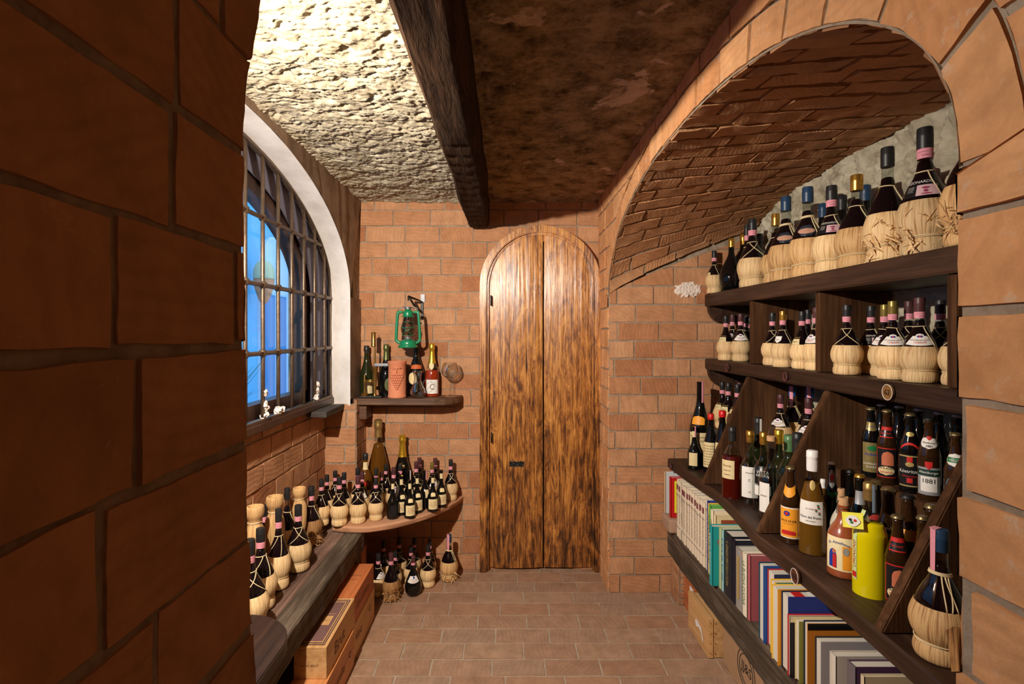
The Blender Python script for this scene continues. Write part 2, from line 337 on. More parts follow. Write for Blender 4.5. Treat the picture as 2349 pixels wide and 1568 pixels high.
def door_mat():
    m, t, b = nt('door_wood'); tc = N(t, 'ShaderNodeTexCoord')
    def nz(s, d, r, dist=0.0):
        mp = N(t, 'ShaderNodeMapping', ins={'Scale': s}); t.links.new(tc.outputs['Object'], mp.inputs[0])
        n = N(t, 'ShaderNodeTexNoise', ins={'Scale': 1.0, 'Detail': d, 'Roughness': r, 'Distortion': dist}); t.links.new(mp.outputs[0], n.inputs['Vector']); return n.outputs['Fac']
    g = nz((150, 20, 4.0), 8.0, 0.74, 1.4); bl = nz((20, 9, 4.8), 9.0, 0.76, 1.3); gg = nz((42, 9, 1.3), 3.0, 0.5, 0.8)
    f = math_node(t, 'ADD', math_node(t, 'MULTIPLY', g, 0.5), math_node(t, 'MULTIPLY', bl, 0.5))
    sp = N(t, 'ShaderNodeSeparateXYZ'); t.links.new(tc.outputs['Object'], sp.inputs[0])
    f = math_node(t, 'ADD', f, math_node(t, 'MULTIPLY', math_node(t, 'SUBTRACT', sp.outputs[2], 1.1), 0.035))   # more worn and burnt towards the foot
    r = ramp(t, [(0.385, srgb(24, 11, 4)), (0.44, srgb(88, 48, 18)), (0.495, srgb(156, 96, 40)), (0.56, srgb(206, 142, 66)), (0.68, srgb(232, 182, 106))]); t.links.new(f, r.inputs[0])
    t.links.new(r.outputs[0], b.inputs['Base Color'])
    bp = N(t, 'ShaderNodeBump', ins={'Strength': 0.55, 'Distance': 0.006}); t.links.new(math_node(t, 'ADD', math_node(t, 'MULTIPLY', g, 0.35), gg), bp.inputs['Height'])
    t.links.new(bp.outputs[0], b.inputs['Normal']); t.links.new(bp.outputs[0], b.inputs['Coat Normal'])
    b.inputs['Roughness'].default_value = 0.38; b.inputs['Coat Weight'].default_value = 1.0; b.inputs['Coat Roughness'].default_value = 0.19
    MATS['door_wood'] = m
door_mat()
straw_mat('straw', srgb(236, 204, 152), srgb(204, 160, 104))
straw_mat('straw_tan', srgb(224, 182, 124), srgb(176, 126, 74))
straw_mat('straw_brown', srgb(176, 128, 76), srgb(112, 72, 38))
plain('cord', srgb(222, 202, 158), 0.8)
plain('wine_dark', (0.006, 0.003, 0.004), 0.06, spec=0.6, var=0.0)
plain('wine_red', (0.030, 0.004, 0.006), 0.06, spec=0.6, var=0.0)
thin_glass('glass_clear', (0.80, 0.83, 0.81), 0.5); thin_glass('glass_fine', (0.985, 0.985, 0.98), 1.0)
plain('glass_olive', (0.016, 0.020, 0.006), 0.06, spec=0.6, var=0.0)
plain('glass_brown', (0.030, 0.012, 0.004), 0.06, spec=0.6, var=0.0)
plain('glass_black', (0.004, 0.004, 0.004), 0.05, spec=0.6, var=0.0)
plain('glass_amber', srgb(122, 76, 22), 0.05, trans=0.45, spec=0.6, var=0.0)
plain('liquor_amber', srgb(150, 104, 34), 0.05, trans=0.6, spec=0.6, var=0.0)
plain('liquor_cognac', srgb(96, 22, 10), 0.05, trans=0.5, spec=0.6, var=0.0)
plain('liquor_rose', srgb(190, 66, 30), 0.05, trans=0.5, spec=0.6, var=0.0)
plain('liquor_yellow', srgb(240, 222, 10), 0.04, trans=0.2, spec=0.6, var=0.0)
plain('cap_black', (0.017, 0.017, 0.018), 0.42); plain('cap_maroon', srgb(78, 44, 46), 0.42); plain('cap_blue', srgb(34, 62, 92), 0.38)
plain('cap_brightblue', srgb(24, 84, 160), 0.3); plain('cap_red', srgb(206, 30, 26), 0.35); plain('cap_gold', srgb(212, 164, 70), 0.28, metal=0.85)
plain('cap_olive', srgb(140, 122, 62), 0.35, metal=0.5); plain('foil_gold', srgb(232, 190, 60), 0.25, metal=0.8, bump=0.4); plain('foil_dullgold', srgb(168, 138, 82), 0.35, metal=0.7, bump=0.4)
plain('cap_green', srgb(84, 122, 78), 0.35); plain('cap_white', srgb(232, 230, 226), 0.4); plain('crown_metal', srgb(128, 112, 76), 0.35, metal=0.7); plain('cork', srgb(196, 152, 108), 0.85, bump=0.4)
plain('seal_pink', srgb(226, 150, 164), 0.7); plain('seal_print', srgb(150, 80, 96), 0.8)
plain('paper_white', srgb(232, 228, 220), 0.7, var=0.04); plain('paper_cream', srgb(222, 202, 152), 0.75, var=0.08); plain('paper_pink', srgb(214, 176, 182), 0.75)
plain('ink_black', (0.015, 0.014, 0.014), 0.7); plain('ink_red', srgb(196, 34, 30), 0.6); plain('ink_white', srgb(235, 232, 225), 0.6); plain('ink_magenta', srgb(150, 52, 84), 0.6)
plain('ink_brown', srgb(120, 84, 52), 0.7); plain('ink_blue', srgb(34, 60, 150), 0.5); plain('ink_green', srgb(30, 116, 62), 0.5); plain('ink_gold', srgb(196, 170, 106), 0.4, metal=0.3)
plain('label_black', (0.012, 0.012, 0.013), 0.3); plain('label_orange', srgb(240, 160, 44), 0.5); plain('label_silver', srgb(176, 178, 180), 0.35, metal=0.4); plain('label_gold', srgb(150, 134, 84), 0.35, metal=0.4)
plain('label_yellow', srgb(232, 226, 60), 0.5); plain('stoneware_brown', srgb(150, 78, 44), 0.25, coat=0.5, var=0.06); plain('stoneware_white', srgb(206, 200, 180), 0.25, coat=0.5, var=0.06)
plain('wire', srgb(120, 116, 110), 0.35, metal=0.9); plain('steel', srgb(130, 130, 134), 0.5, metal=0.7, bump=0.5); plain('iron_black', (0.012, 0.011, 0.01), 0.45, metal=0.3, bump=0.4)
plain('bar_iron', srgb(112, 92, 74), 0.42, metal=0.7, var=0.5, scale=40, bump=0.4); plain('lantern_green', srgb(20, 122, 78), 0.28, coat=0.4, var=0.08); plain('brass', srgb(158, 124, 66), 0.3, metal=0.85, var=0.25)
plain('terracotta', srgb(206, 128, 92), 0.8, var=0.1, bump=0.2); thin_glass('soot_glass', (0.55, 0.50, 0.50)); plain('stone', srgb(60, 54, 48), 0.7, var=0.5, bump=0.8)
plain('slab_stone', srgb(186, 138, 104), 0.85, var=0.2, scale=12, bump=0.7); plain('plaster_chip', srgb(222, 208, 196), 0.9, bump=0.8)
plain('plaster_grey', srgb(112, 108, 122), 0.9, var=0.08)
plain('pages', srgb(214, 206, 190), 0.85, var=0.1, scale=200)

# ------------------------------------------------------------------ brickwork
def bricks(name, f, s0, s1, t0, t1, course, length, mat, mortar='mortar', clamp=None, skip=None, gap=0.006, nx=7, ny=4, seed=1, amp=0.0025, out=0.0045, stagger=0.5, offs=0.0, mgrid=(24, 24), jl=0.10, wob=0.0015, mskip=True):
    """one wall: a mortar sheet with a slab for every brick. f(s, t, h) gives the point h out of the sheet"""
    rnd = random.Random(seed); bm = bmesh.new(); row = 0; t = t0
    cl = clamp or (lambda a, b: (a, b))
    while t < t1 - 0.01:
        th = min(course * rnd.uniform(0.96, 1.04), t1 - t)
        if t1 - (t + th) < course * 0.3: th = t1 - t
        s = s0 - (row % 2) * stagger * length + offs - length
        while s < s1:
            ln = length * rnd.uniform(1 - jl, 1 + jl)
            a0, a1 = max(s, s0), min(s + ln, s1); s += ln
            if a1 - a0 < 0.018: continue
            if skip and skip(a0, a1, t, t + th): continue
            g = gap / 2; zz = rnd.uniform(0, 50); base = out + rnd.uniform(-0.0015, 0.002)
            tl = rnd.uniform(-wob, wob); tr = rnd.uniform(-wob, wob)
            def pt(u, v):
                eu = min(u, nx - u); ev = min(v, ny - v)
                uu = 0.0 if u <= 0 else (1.0 if u >= nx else ((u - 1) / (nx - 2)))
                vv = 0.0 if v <= 0 else (1.0 if v >= ny else ((v - 1) / (ny - 2)))
                rim = 0.0018
                S = a0 + g + (a1 - a0 - 2 * g) * uu; T = t + g + (th - 2 * g) * vv
                if u == 1: S += rim
                if u == nx - 1: S -= rim
                if v == 1: T += rim
                if v == ny - 1: T -= rim
                T += tl * (1 - uu) + tr * uu
                jx = noise.noise(Vector((S * 30, T * 30, zz))) * 0.0022; jz = noise.noise(Vector((S * 30 + 9, T * 30, zz))) * 0.0022
                S += jx; T += jz
                h = base + amp * noise.noise(Vector((S * 14, T * 14, zz))) + amp * 0.6 * noise.noise(Vector((S * 55 + T * 40, T * 12, zz)))
                if eu == 0 or ev == 0: h = -0.008
                S, T = cl(S, T)
                return f(S, T, h)
            vs = [[bm.verts.new(pt(i, j)) for i in range(nx + 1)] for j in range(ny + 1)]
            for j in range(ny):
                for i in range(nx): bm.faces.new((vs[j][i], vs[j][i + 1], vs[j + 1][i + 1], vs[j + 1][i]))
        t += th; row += 1
    bmesh.ops.dissolve_degenerate(bm, dist=0.0004, edges=bm.edges)
    me = bpy.data.meshes.new(name); n_b = len(bm.faces)
    m2 = len(bm.verts)
    bm.faces.ensure_lookup_table()
    for fa in bm.faces: fa.material_index = 0; fa.smooth = True
    gx, gy = mgrid
    def mf(u, v):
        S, T = cl(s0 + (s1 - s0) * u, t0 + (t1 - t0) * v); return f(S, T, 0.0008 * noise.noise(Vector((S * 60, T * 60, 3))))
    vs = [[bm.verts.new(mf(i / gx, j / gy)) for i in range(gx + 1)] for j in range(gy + 1)]
    for j in range(gy):
        for i in range(gx):
            a, b = s0 + (s1 - s0) * i / gx, s0 + (s1 - s0) * (i + 1) / gx; c, d = t0 + (t1 - t0) * j / gy, t0 + (t1 - t0) * (j + 1) / gy
            if skip and mskip and skip(a, b, c, d): continue
            fa = bm.faces.new((vs[j][i], vs[j][i + 1], vs[j + 1][i + 1], vs[j + 1][i])); fa.material_index = 1
    bmesh.ops.delete(bm, geom=[v for v in bm.verts if not v.link_faces], context='VERTS')
    bm.to_mesh(me); bm.free(); me.materials.append(MATS[mat]); me.materials.append(MATS[mortar])
    me.set_sharp_from_angle(angle=R(38))
    o = bpy.data.objects.new(name, me); col.objects.link(o); return o

CEIL = 2.165; XR = 0.55; XA = 1.35; YN = 0.63; YE = 2.80; XL = -0.85; XP = -0.29
# --- floor
struct(bricks('floor', lambda s, t, h: Vector((s, t, h * 0.6 - 0.004)), -1.05, 1.36, -1.5, DB + 0.02, 0.1135, 0.242, 'brick_floor', 'mortar_floor', seed=5, amp=0.002, gap=0.005, offs=0.03, out=0.004, mgrid=(60, 80)))
struct(bx('trim_1', -1.3, 1.6, -1.6, 3.4, -0.12, -0.012, 'mortar_floor'))
# --- back wall with the arched door opening
DX = 0.203; DR = 0.335; DZ = 1.655
def in_door(x, z): return (abs(x - DX) < DR and z < DZ) or ((x - DX) ** 2 + (z - DZ) ** 2 < DR * DR)
def back_skip(a0, a1, t, t2):
    return all(in_door(x, z) for x in (a0, (a0 + a1) / 2, a1) for z in (t, t2))
struct(bricks('wall_back', lambda s, t, h: Vector((s, DB - h, t)), -0.87, 0.60, -0.01, CEIL + 0.02, 0.0965, 0.208, 'brick_wall', gap=0.0045, seed=11, skip=back_skip, offs=0.07, jl=0.14, mgrid=(50, 70)))
struct(bx('wall_back_core', -1.3, 1.6, DB + 0.05, DB + 0.25, -0.1, 2.4, 'mortar'))
# --- right wall: arched opening of the alcove
AC = (YN + YE) / 2; AA = (YE - YN) / 2
def arch_r(y):
    u = (y - AC) / AA
    if abs(u) >= 1: return 1.58
    p = 2.3 if u < 0 else 2.02
    return 1.58 + 0.455 * (1 - abs(u) ** p) ** (1 / p)
def arch_n(phi):    # point on the opening edge, phi 0 (near) .. pi (far)
    c = math.cos(phi); y = AC - AA * (abs(c) ** 0.94) * (1 if c > 0 else -1)
    return y, arch_r(y)
RINGW = 0.085
def offs_pt(phi, d):
    y, z = arch_n(phi); y2, z2 = arch_n(min(math.pi, phi + 0.02)); y1, z1 = arch_n(max(0, phi - 0.02))
    tx, tz = y2 - y1, z2 - z1; l = math.hypot(tx, tz) or 1
    return y - tz / l * d, z + tx / l * d
OUT = [offs_pt(i / 120 * math.pi, RINGW) for i in range(121)]
def ring_top(y):
    best = None
    for a, b in zip(OUT, OUT[1:]):
        if min(a[0], b[0]) <= y <= max(a[0], b[0]) and abs(b[0] - a[0]) > 1e-9:
            zz = a[1] + (b[1] - a[1]) * (y - a[0]) / (b[0] - a[0]); best = zz if best is None else max(best, zz)
    return best
def outer_y(z, near):
    for a, b in zip(OUT, OUT[1:]):
        if ((a[0] + b[0]) / 2 < AC) == near and min(a[1], b[1]) <= z <= max(a[1], b[1]) and abs(b[1] - a[1]) > 1e-9: return a[0] + (b[0] - a[0]) * (z - a[1]) / (b[1] - a[1])
    return None
def r_clamp(s, t):
    if t > 1.58 and abs(s - AC) > 0.72 * AA:
        o_ = outer_y(t, s < AC)
        if o_ is not None and s < AC: return min(s, o_) if s < YE else s, t
        if o_ is not None: return max(s, o_), t
    if t > 1.58:
        z = ring_top(s)
        if z is not None and t < z: t = z + 0.004
        elif z is None and s < YN and s > YN - RINGW and t < 1.6: pass
    elif YN < s < YE:
        s = YN if s - YN < YE - s else YE
    return s, t
def r_skip(a0, a1, t, t2):
    m = (a0 + a1) / 2
    if t2 <= 1.585: return YN + 0.004 < m < YE - 0.004 and a0 > YN - 0.06 and a1 < YE + 0.06
    def ins(y, z):
        if z < 1.58: return YN <= y <= YE
        q = ring_top(y); return q is not None and z <= q + 0.002
    return all(ins(y, z) for y in (a0, m, a1) for z in (t, t2))
struct(bricks('wall_right', lambda s, t, h: Vector((XR - h, s, t)), -1.5, DB + 0.01, -0.005, CEIL + 0.03, 0.1085, 0.215, 'brick_near', seed=23, clamp=r_clamp, skip=r_skip, nx=9, ny=6, mgrid=(150, 90), gap=0.0075, offs=0.095, amp=0.003))
# voussoir ring round the opening
LEN = [0.0]
for i in range(200):
    a = arch_n(i / 200 * math.pi); b = arch_n((i + 1) / 200 * math.pi); LEN.append(LEN[-1] + math.hypot(b[0] - a[0], b[1] - a[1]))
def phi_of(l):
    for i in range(200):
        if LEN[i + 1] >= l: return (i + (l - LEN[i]) / max(1e-9, LEN[i + 1] - LEN[i])) / 200 * math.pi
    return math.pi
def ringf(s, t, h):
    y, z = offs_pt(phi_of(s), t); return Vector((XR - h - (0.0 if t > 0.004 else 0), y, z))
struct(bricks('trim_2', ringf, 0.0, LEN[-1], -0.005, RINGW, RINGW, 0.155, 'brick_near', seed=31, nx=12, ny=5, mgrid=(120, 4), gap=0.008, amp=0.003))
# --- vault of the alcove, from the arch edge to the back wall
def vaultf(s, t, h):
    y, zf = arch_n(phi_of(t)); u = (y - AC) / AA
    zb = 1.90 + 0.185 * max(0.0, 1 - abs((y - 1.80) / 1.05) ** 2.1) ** 0.5 if abs((y - 1.80) / 1.05) < 1 else 1.90
    z = zf + (zb - zf) * s ** 0.8
    n = Vector((0, -(y - AC) * 0.35, -(z - 1.45))).normalized()
    return Vector((XR - 0.004 + (XA - XR) * s, y, z)) + n * h
struct(bricks('wall_vault', vaultf, 0.0, 1.0, 0.0, LEN[-1], 0.094, 0.25, 'brick_vault', seed=41, nx=10, ny=5, gap=0.012, amp=0.005, out=0.008, mgrid=(20, 120), jl=0.2, wob=0.006))
# --- alcove end wall, near jamb, back wall
struct(bricks('wall_alcove_end', lambda s, t, h: Vector((s, YE - h, t)), XR, XA + 0.01, -0.005, 1.93, 0.0965, 0.205, 'brick_wall', gap=0.0055, seed=53, offs=0.045, mgrid=(20, 40), nx=9, ny=5, clamp=lambda s, t: (s, min(t, 1.585 + 0.32 * max(0.0, (s - XR) / (XA - XR)) ** 0.8))))
struct(bricks('wall_alcove_jamb', lambda s, t, h: Vector((XA - s, YN + h, t)), 0, XA - XR, -0.005, 1.93, 0.1085, 0.215, 'brick_near', seed=54, mgrid=(10, 20), clamp=lambda s, t: (s, min(t, 1.585 + 0.32 * max(0.0, (XA - XR - s) / (XA - XR)) ** 0.8))))
def plaster_sheet(name, f, nx, ny, mat):
    bm = bmesh.new(); grid(bm, nx, ny, f); o = fin(name, bm, mat, None, True); return o
def alc(u, v):
    y = YN - 0.05 + u * (YE - YN + 0.1); z = -0.02 + v * 2.2
    k = 1.0 if z > 1.5 else 0.35
    return (XA + 0.006 - 0.026 * k * (0.5 + fb((y * 6, z * 8, 2), 6, 0.5)) - 0.008 * k * fb((y * 26, z * 30, 7), 4, 0.4) + 0.03 * k * max(0, noise.noise(Vector((y * 16, z * 26, 4))) - 0.3), y, z)
struct(plaster_sheet('wall_alcove_back', alc, 300, 280, 'plaster_back'))
struct(bx('wall_right_core', XA + 0.06, 1.6, -1.6, 3.3, -0.1, 2.4, 'mortar'))
struct(bx('wall_pier_core', XR + 0.03, XA, -1.6, YN - 0.02, -0.1, 2.4, 'mortar'))
struct(bx('wall_far_core', XR + 0.03, XA + 0.05, YE + 0.02, DB + 0.02, -0.1, 2.4, 'mortar'))
# --- ceiling: deeply rough plaster
def ceil(u, v):
    x = -0.99 + 1.60 * u; y = 0.55 + (DB - 0.50) * v
    k = 1.0 if x < -0.15 else 0.45
    wx = x + 0.03 * noise.noise(Vector((x * 6, y * 6, 9))); wy = y + 0.02 * noise.noise(Vector((x * 11, y * 11, 2)))
    a = noise.fractal(Vector((wx * 5, wy * 9, 4)), 0.5, 2.1, 5)
    b_ = noise.fractal(Vector((wx * 26, wy * 44, 1)), 0.4, 2.3, 5)
    r1 = noise.ridged_multi_fractal(Vector((wx * 9, wy * 20, 7)), 0.8, 2.2, 5, 0.9, 2.0)
    pit = max(0.0, noise.noise(Vector((wx * 19, wy * 30, 8))) - 0.25) + 0.6 * max(0.0, noise.noise(Vector((wx * 42, wy * 60, 3))) - 0.3)
    z = CEIL + k * (0.008 * a + 0.0052 * b_ - 0.0032 * r1 + 0.042 * pit) - 0.002
    edge = max(0.0, 1 - (DB - y) / 0.05); z -= 0.012 * edge
    return (x, y, z)
struct(plaster_sheet('ceiling', ceil, 360, 640, 'ceiling_plaster'))
struct(bx('ceiling_core', -1.3, 1.6, -1.6, 3.3, CEIL + 0.07, 2.45, 'mortar'))
struct(bx('ceiling_passage', -0.6, 0.7, -1.6, 0.58, CEIL - 0.01, CEIL + 0.07, 'ceiling_plaster'))
struct(bx('wall_passage', -1.3, 1.6, -1.7, -1.5, -0.1, 2.45, 'brick_dark'))
# --- left pier in front (close to the camera, its edge a little ragged and leaning out above)
def yend(z):
    P = [(0, 0.62), (0.9, 0.602), (1.1, 0.592), (1.3, 0.577), (1.60, 0.572), (1.68, 0.585), (1.77, 0.612), (2.3, 0.74)]
    for a, b in zip(P, P[1:]):
        if z <= b[0]: return a[1] + (b[1] - a[1]) * (z - a[0]) / (b[0] - a[0]) + 0.0035 * noise.noise(Vector((z * 22, 0, 0))) + 0.002 * noise.noise(Vector((z * 90, 4, 0)))
    return 0.74
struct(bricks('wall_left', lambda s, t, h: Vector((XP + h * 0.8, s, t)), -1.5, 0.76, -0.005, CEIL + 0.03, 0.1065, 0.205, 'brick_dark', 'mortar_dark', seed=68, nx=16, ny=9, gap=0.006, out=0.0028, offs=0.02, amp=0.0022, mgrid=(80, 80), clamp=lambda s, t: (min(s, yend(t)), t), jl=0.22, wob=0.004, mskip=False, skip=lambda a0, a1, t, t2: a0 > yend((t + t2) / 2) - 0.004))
bm = bmesh.new()
def jamb(u, v):
    z = -0.02 + v * (CEIL + 0.06); return (XP - u * 0.85, yend(z) + 0.004 * noise.noise(Vector((u * 12, z * 12, 2))) - 0.009, z)
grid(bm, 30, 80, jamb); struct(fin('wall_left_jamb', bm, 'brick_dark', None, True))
struct(bx('wall_left_core', -1.35, XP - 0.03, -1.6, 0.55, -0.1, 2.4, 'mortar'))

# --- window wall on the left: arched niche, bars, wooden window, the yard outside
WC = 1.70; WSZ = 1.58
def warch(phi, a, b): return (WC - a * math.cos(phi), WSZ + b * math.sin(phi))
XB = -0.975; SILL = 1.03
plaster = bmesh.new()
# brown plaster face of the wall above the arch
def face_top(u, v):
    ph = math.pi * (0.02 + 0.98 * u); y, z = warch(ph, 1.165, 0.55); yt = 0.52 + u * (DB - 0.52)
    return (XL + 0.004 * noise.noise(Vector((y * 20, z * 20, v))), y + (yt - y) * v, z + (CEIL + 0.03 - z) * v)
grid(plaster, 90, 10, face_top)
def face_side(u, v): return (XL + 0.002 * noise.noise(Vector((u * 5, v * 30, 0))), 2.865 + u * (DB - 2.865), 1.02 + v * (WSZ + 0.0 - 1.02))
grid(plaster, 4, 16, face_side)
struct(fin('wall_window', plaster, 'plaster_brown', None, True))
rev = bmesh.new()
def reveal(u, v):
    if u < 0.86:
        ph = math.pi * u / 0.86; y, z = warch(ph, 1.165 + 0.065 * v, 0.55)
    else:
        y = WC + 1.165 + 0.065 * v; z = WSZ - (u - 0.86) / 0.14 * (WSZ - 0.985)
    return (XL - 0.001 + (XB - 0.02 - XL) * v, y + 0.002 * noise.noise(Vector((y * 9, z * 9, v * 3))), z + 0.002 * noise.noise(Vector((y * 9, z * 9, v * 3 + 5))))
grid(rev, 120, 8, reveal); struct(fin('wall_window_reveal', rev, 'whitewash', None, True))
# grey outer annulus behind the bars, and solid wall round it
ann = bmesh.new()
def annf(u, v):
    if u < 0.86:
        ph = math.pi * u / 0.86; y, z = warch(ph, 1.24 - 0.19 * v, 0.56 - 0.07 * v)
    else:
        z = WSZ - (u - 0.86) / 0.14 * (WSZ - SILL); y = WC + 1.24 - 0.19 * v
    return (XB - 0.022 - 0.03 * v, y, z)
grid(ann, 100, 3, annf); struct(fin('wall_window_outer', ann, 'plaster_grey', None, True))
core = bmesh.new()
pts = [(0.50, SILL)] + [warch(math.pi * i / 40, 1.06, 0.49) for i in range(1, 41)] + [(WC + 1.06, SILL), (3.3, SILL), (3.3, 2.4), (0.3, 2.4), (0.3, SILL)]
prism(core, pts, -1.105, -1.04, 'x'); struct(fin('wall_window_core', core, 'plaster_grey'))
struct(bx('wall_window_top_core', -1.3, XL - 0.02, 0.3, 3.3, 2.175, 2.4, 'mortar'))
struct(bricks('wall_under_window', lambda s, t, h: Vector((-0.995 + h, s, t)), 0.5, 2.90, -0.005, 1.0, 0.0965, 0.205, 'brick_wall', seed=71, mgrid=(30, 20), nx=9, ny=5))
struct(bricks('wall_window_pillar', lambda s, t, h: Vector((s, 2.875 - h, t)), -0.995, XL + 0.03, -0.005, 0.995, 0.0965, 0.21, 'brick_wall', seed=75, mgrid=(6, 20)))
struct(bricks('wall_left_corner', lambda s, t, h: Vector((XL + 0.025 + h, s, t)), 2.875, DB, -0.005, 1.02, 0.0965, 0.205, 'brick_wall', seed=77, mgrid=(6, 20)))
struct(bx('wall_under_core', -1.24, -1.005, 0.3, 3.3, -0.1, SILL - 0.02, 'mortar'))
struct(bx('wall_corner_core', -1.05, XL - 0.01, 2.94, 3.3, -0.1, 2.3, 'mortar'))
# sill
win = struct(empty('window_1', (XB, WC, 1.03)))
def wchild(o): o.parent = win; o.matrix_parent_inverse = win.matrix_basis.inverted(); return o
win.matrix_basis = Matrix.Translation((XB, WC, 1.03))
sl = bmesh.new(); box(sl, -1.06, -0.955, 0.55, 2.93, 0.995, 1.027, 0.004); wchild(fin('sill', sl, 'window_wood'))
# wooden arched frame and glass beyond the bars
fr = bmesh.new()
def ribbon(bm, a0, b0, a1, b1, x0, x1, zb):
    A = [(WC - a0, zb)] + [warch(math.pi * i / 60, a0, b0) for i in range(61)] + [(WC + a0, zb)]
    B = [(WC - a1, zb)] + [warch(math.pi * i / 60, a1, b1) for i in range(61)] + [(WC + a1, zb)]
    V = [[bm.verts.new((x, p[0], p[1])) for p in Q] for Q, x in ((A, x0), (B, x0), (B, x1), (A, x1))]
    n = len(A)
    for k in range(4):
        P, Q = V[k], V[(k + 1) % 4]
        for i in range(n - 1): bm.faces.new((P[i], P[i + 1], Q[i + 1], Q[i]))
    bmesh.ops.recalc_face_normals(bm, faces=bm.faces)
ribbon(fr, 1.06, 0.50, 0.985, 0.43, -1.04, -1.10, 1.03); box(fr, -1.10, -1.04, 0.6, WC + 1.05, 1.03, 1.085)
wchild(fin('window_frame', fr, 'window_wood'))
gl = bmesh.new(); gp = [(WC - 1.0, 1.05)] + [warch(math.pi * i / 40, 1.0, 0.44) for i in range(41)] + [(WC + 1.0, 1.05)]
prism(gl, gp, -1.078, -1.072, 'x')
mg, tg, bg = nt('window_glass'); tg.nodes.remove(bg)
gls = N(tg, 'ShaderNodeBsdfGlossy', ins={'Roughness': 0.02}); trn = N(tg, 'ShaderNodeBsdfTransparent'); mxs = N(tg, 'ShaderNodeMixShader', ins={0: 0.06})
tg.links.new(trn.outputs[0], mxs.inputs[1]); tg.links.new(gls.outputs[0], mxs.inputs[2]); tg.links.new(mxs.outputs[0], tg.nodes['Material Output'].inputs[0]); MATS['window_glass'] = mg
wchild(fin('window_pane', gl, mg))
# iron grille
gr = tag(empty('window_grille', (XB, WC, 1.04)), 'rusty iron window grille of upright bars threaded through three crossbars', 'window bars')
gr.matrix_basis = Matrix.Translation((XB, WC, 1.04))
def gchild(o): o.parent = gr; o.matrix_parent_inverse = gr.matrix_basis.inverted(); return o
def wz(y, a=1.235, b=0.55): return WSZ + b * math.sqrt(max(0.0, 1 - ((y - WC) / a) ** 2))
for k in range(16):
    y = 2.812 - 0.1425 * k
    if y < 0.62: break
    bm = bmesh.new(); top = wz(y) - 0.004
    tube(bm, [(XB, y, 1.045), (XB, y + 0.001, 1.3), (XB, y - 0.001, 1.6), (XB, y, top)], 0.0085, 8); gchild(fin('upright_bar', bm, 'bar_iron', None, True))
for zz in (1.303, 1.576, 1.845):
    ye = 2.915 if zz < 1.7 else WC + 1.235 * math.sqrt(1 - ((zz - WSZ) / 0.55) ** 2) - 0.01
    bm = bmesh.new(); tube(bm, [(XB + 0.002, 0.6, zz), (XB + 0.002, 1.7, zz - 0.002), (XB + 0.002, ye, zz)], 0.0095, 8)
    for k in range(16):
        y = 2.812 - 0.1425 * k
        if 0.62 < y < ye: lathe(bm, [(zz - 0.014, 0.010), (zz - 0.008, 0.015), (zz + 0.008, 0.015), (zz + 0.014, 0.010)], 10, cx=XB, cy=y)
    gchild(fin('crossbar', bm, 'bar_iron', None, True))
bm = bmesh.new(); ribbon(bm, 1.232, 0.552, 1.218, 0.538, XB - 0.012, XB + 0.012, 1.036); box(bm, XB - 0.012, XB + 0.012, 0.6, 2.925, 1.028, 1.04)
gchild(fin('bar_frame', bm, 'bar_iron'))
# broken stone ledge under the far corner of the window
bm = bmesh.new(); box(bm, -0.985, -0.885, 2.58, 2.86, 0.965, 0.995, 0.004)
for v in bm.verts: v.co += Vector((1, 1, 1)) * 0.006 * noise.noise(v.co * 40)
tag(fin('stone_ledge', bm, 'stone'), 'dark chipped stone ledge jutting under the corner of the barred window', 'ledge')
for gi, grp in enumerate((((2.10, 1.05), (2.11, 1.075), (2.105, 1.10), (2.108, 1.14)), ((2.25, 1.052), (2.235, 1.06), (2.265, 1.05), (2.225, 1.048)), ((2.68, 1.09), (2.675, 1.06), (2.685, 1.12), (2.67, 1.05), (2.69, 1.075)))):
    bm = bmesh.new()
    for (y, z) in grp: bmesh.ops.create_icosphere(bm, subdivisions=3, radius=0.012, matrix=Matrix.Translation((XB + 0.006, y, z)))
    for v in bm.verts: v.co += Vector((noise.noise(v.co * 90), noise.noise(v.co * 90 + Vector((5, 0, 0))), noise.noise(v.co * 90 + Vector((0, 7, 0))))) * 0.011
    gchild(fin('plaster_blob', bm, 'plaster_chip', None, True))
# the yard outside
plaster_mat('yard_wall', [(0.3, srgb(112, 172, 214)), (0.7, srgb(122, 182, 222))], scale=3, bump=0.1)
plaster_mat('yard_pale', [(0.3, srgb(200, 205, 220)), (0.7, srgb(215, 218, 230))], scale=3, bump=0.1)
struct(bx('wall_yard', -3.4, -3.2, -1.0, 8.0, -0.4, 3.3, 'yard_wall'))
struct(bx('wall_yard_end', -3.4, -1.25, 7.9, 8.1, -0.4, 3.3, 'yard_wall'))
struct(bx('floor_yard', -3.4, -1.24, -1.0, 8.0, -0.4, -0.1, 'yard_pale'))
yd = bmesh.new(); dy0, dy1 = 6.75, 7.6
prism(yd, [(dy0, 0.0), (dy1, 0.0)] + [((dy0 + dy1) / 2 + 0.425 * math.cos(math.pi * i / 16), 2.2 + 0.5 * math.sin(math.pi * i / 16)) for i in range(17)], -3.2, -3.16, 'x')
struct(fin('door_2', yd, 'yard_pale'))
for a in range(2):
    bx('door_panel', -3.17, -3.145, 6.84 + a * 0.36, 7.14 + a * 0.36, 0.3, 1.9, plain('yard_panel', srgb(96, 140, 190), 0.6), bpy.data.objects['door_2'])
lampo = empty('wall_lantern', (-3.18, 6.45, 2.05)); tag(lampo, 'terracotta shaded wall lantern on the blue yard wall outside the window', 'lantern')
bm = bmesh.new(); lathe(bm, catmull([(-0.30, 0.02), (-0.25, 0.06), (-0.1, 0.11), (0.0, 0.12)], 3), 20, cx=0.2); fin('lamp_bowl', bm, 'terracotta', lampo, True)
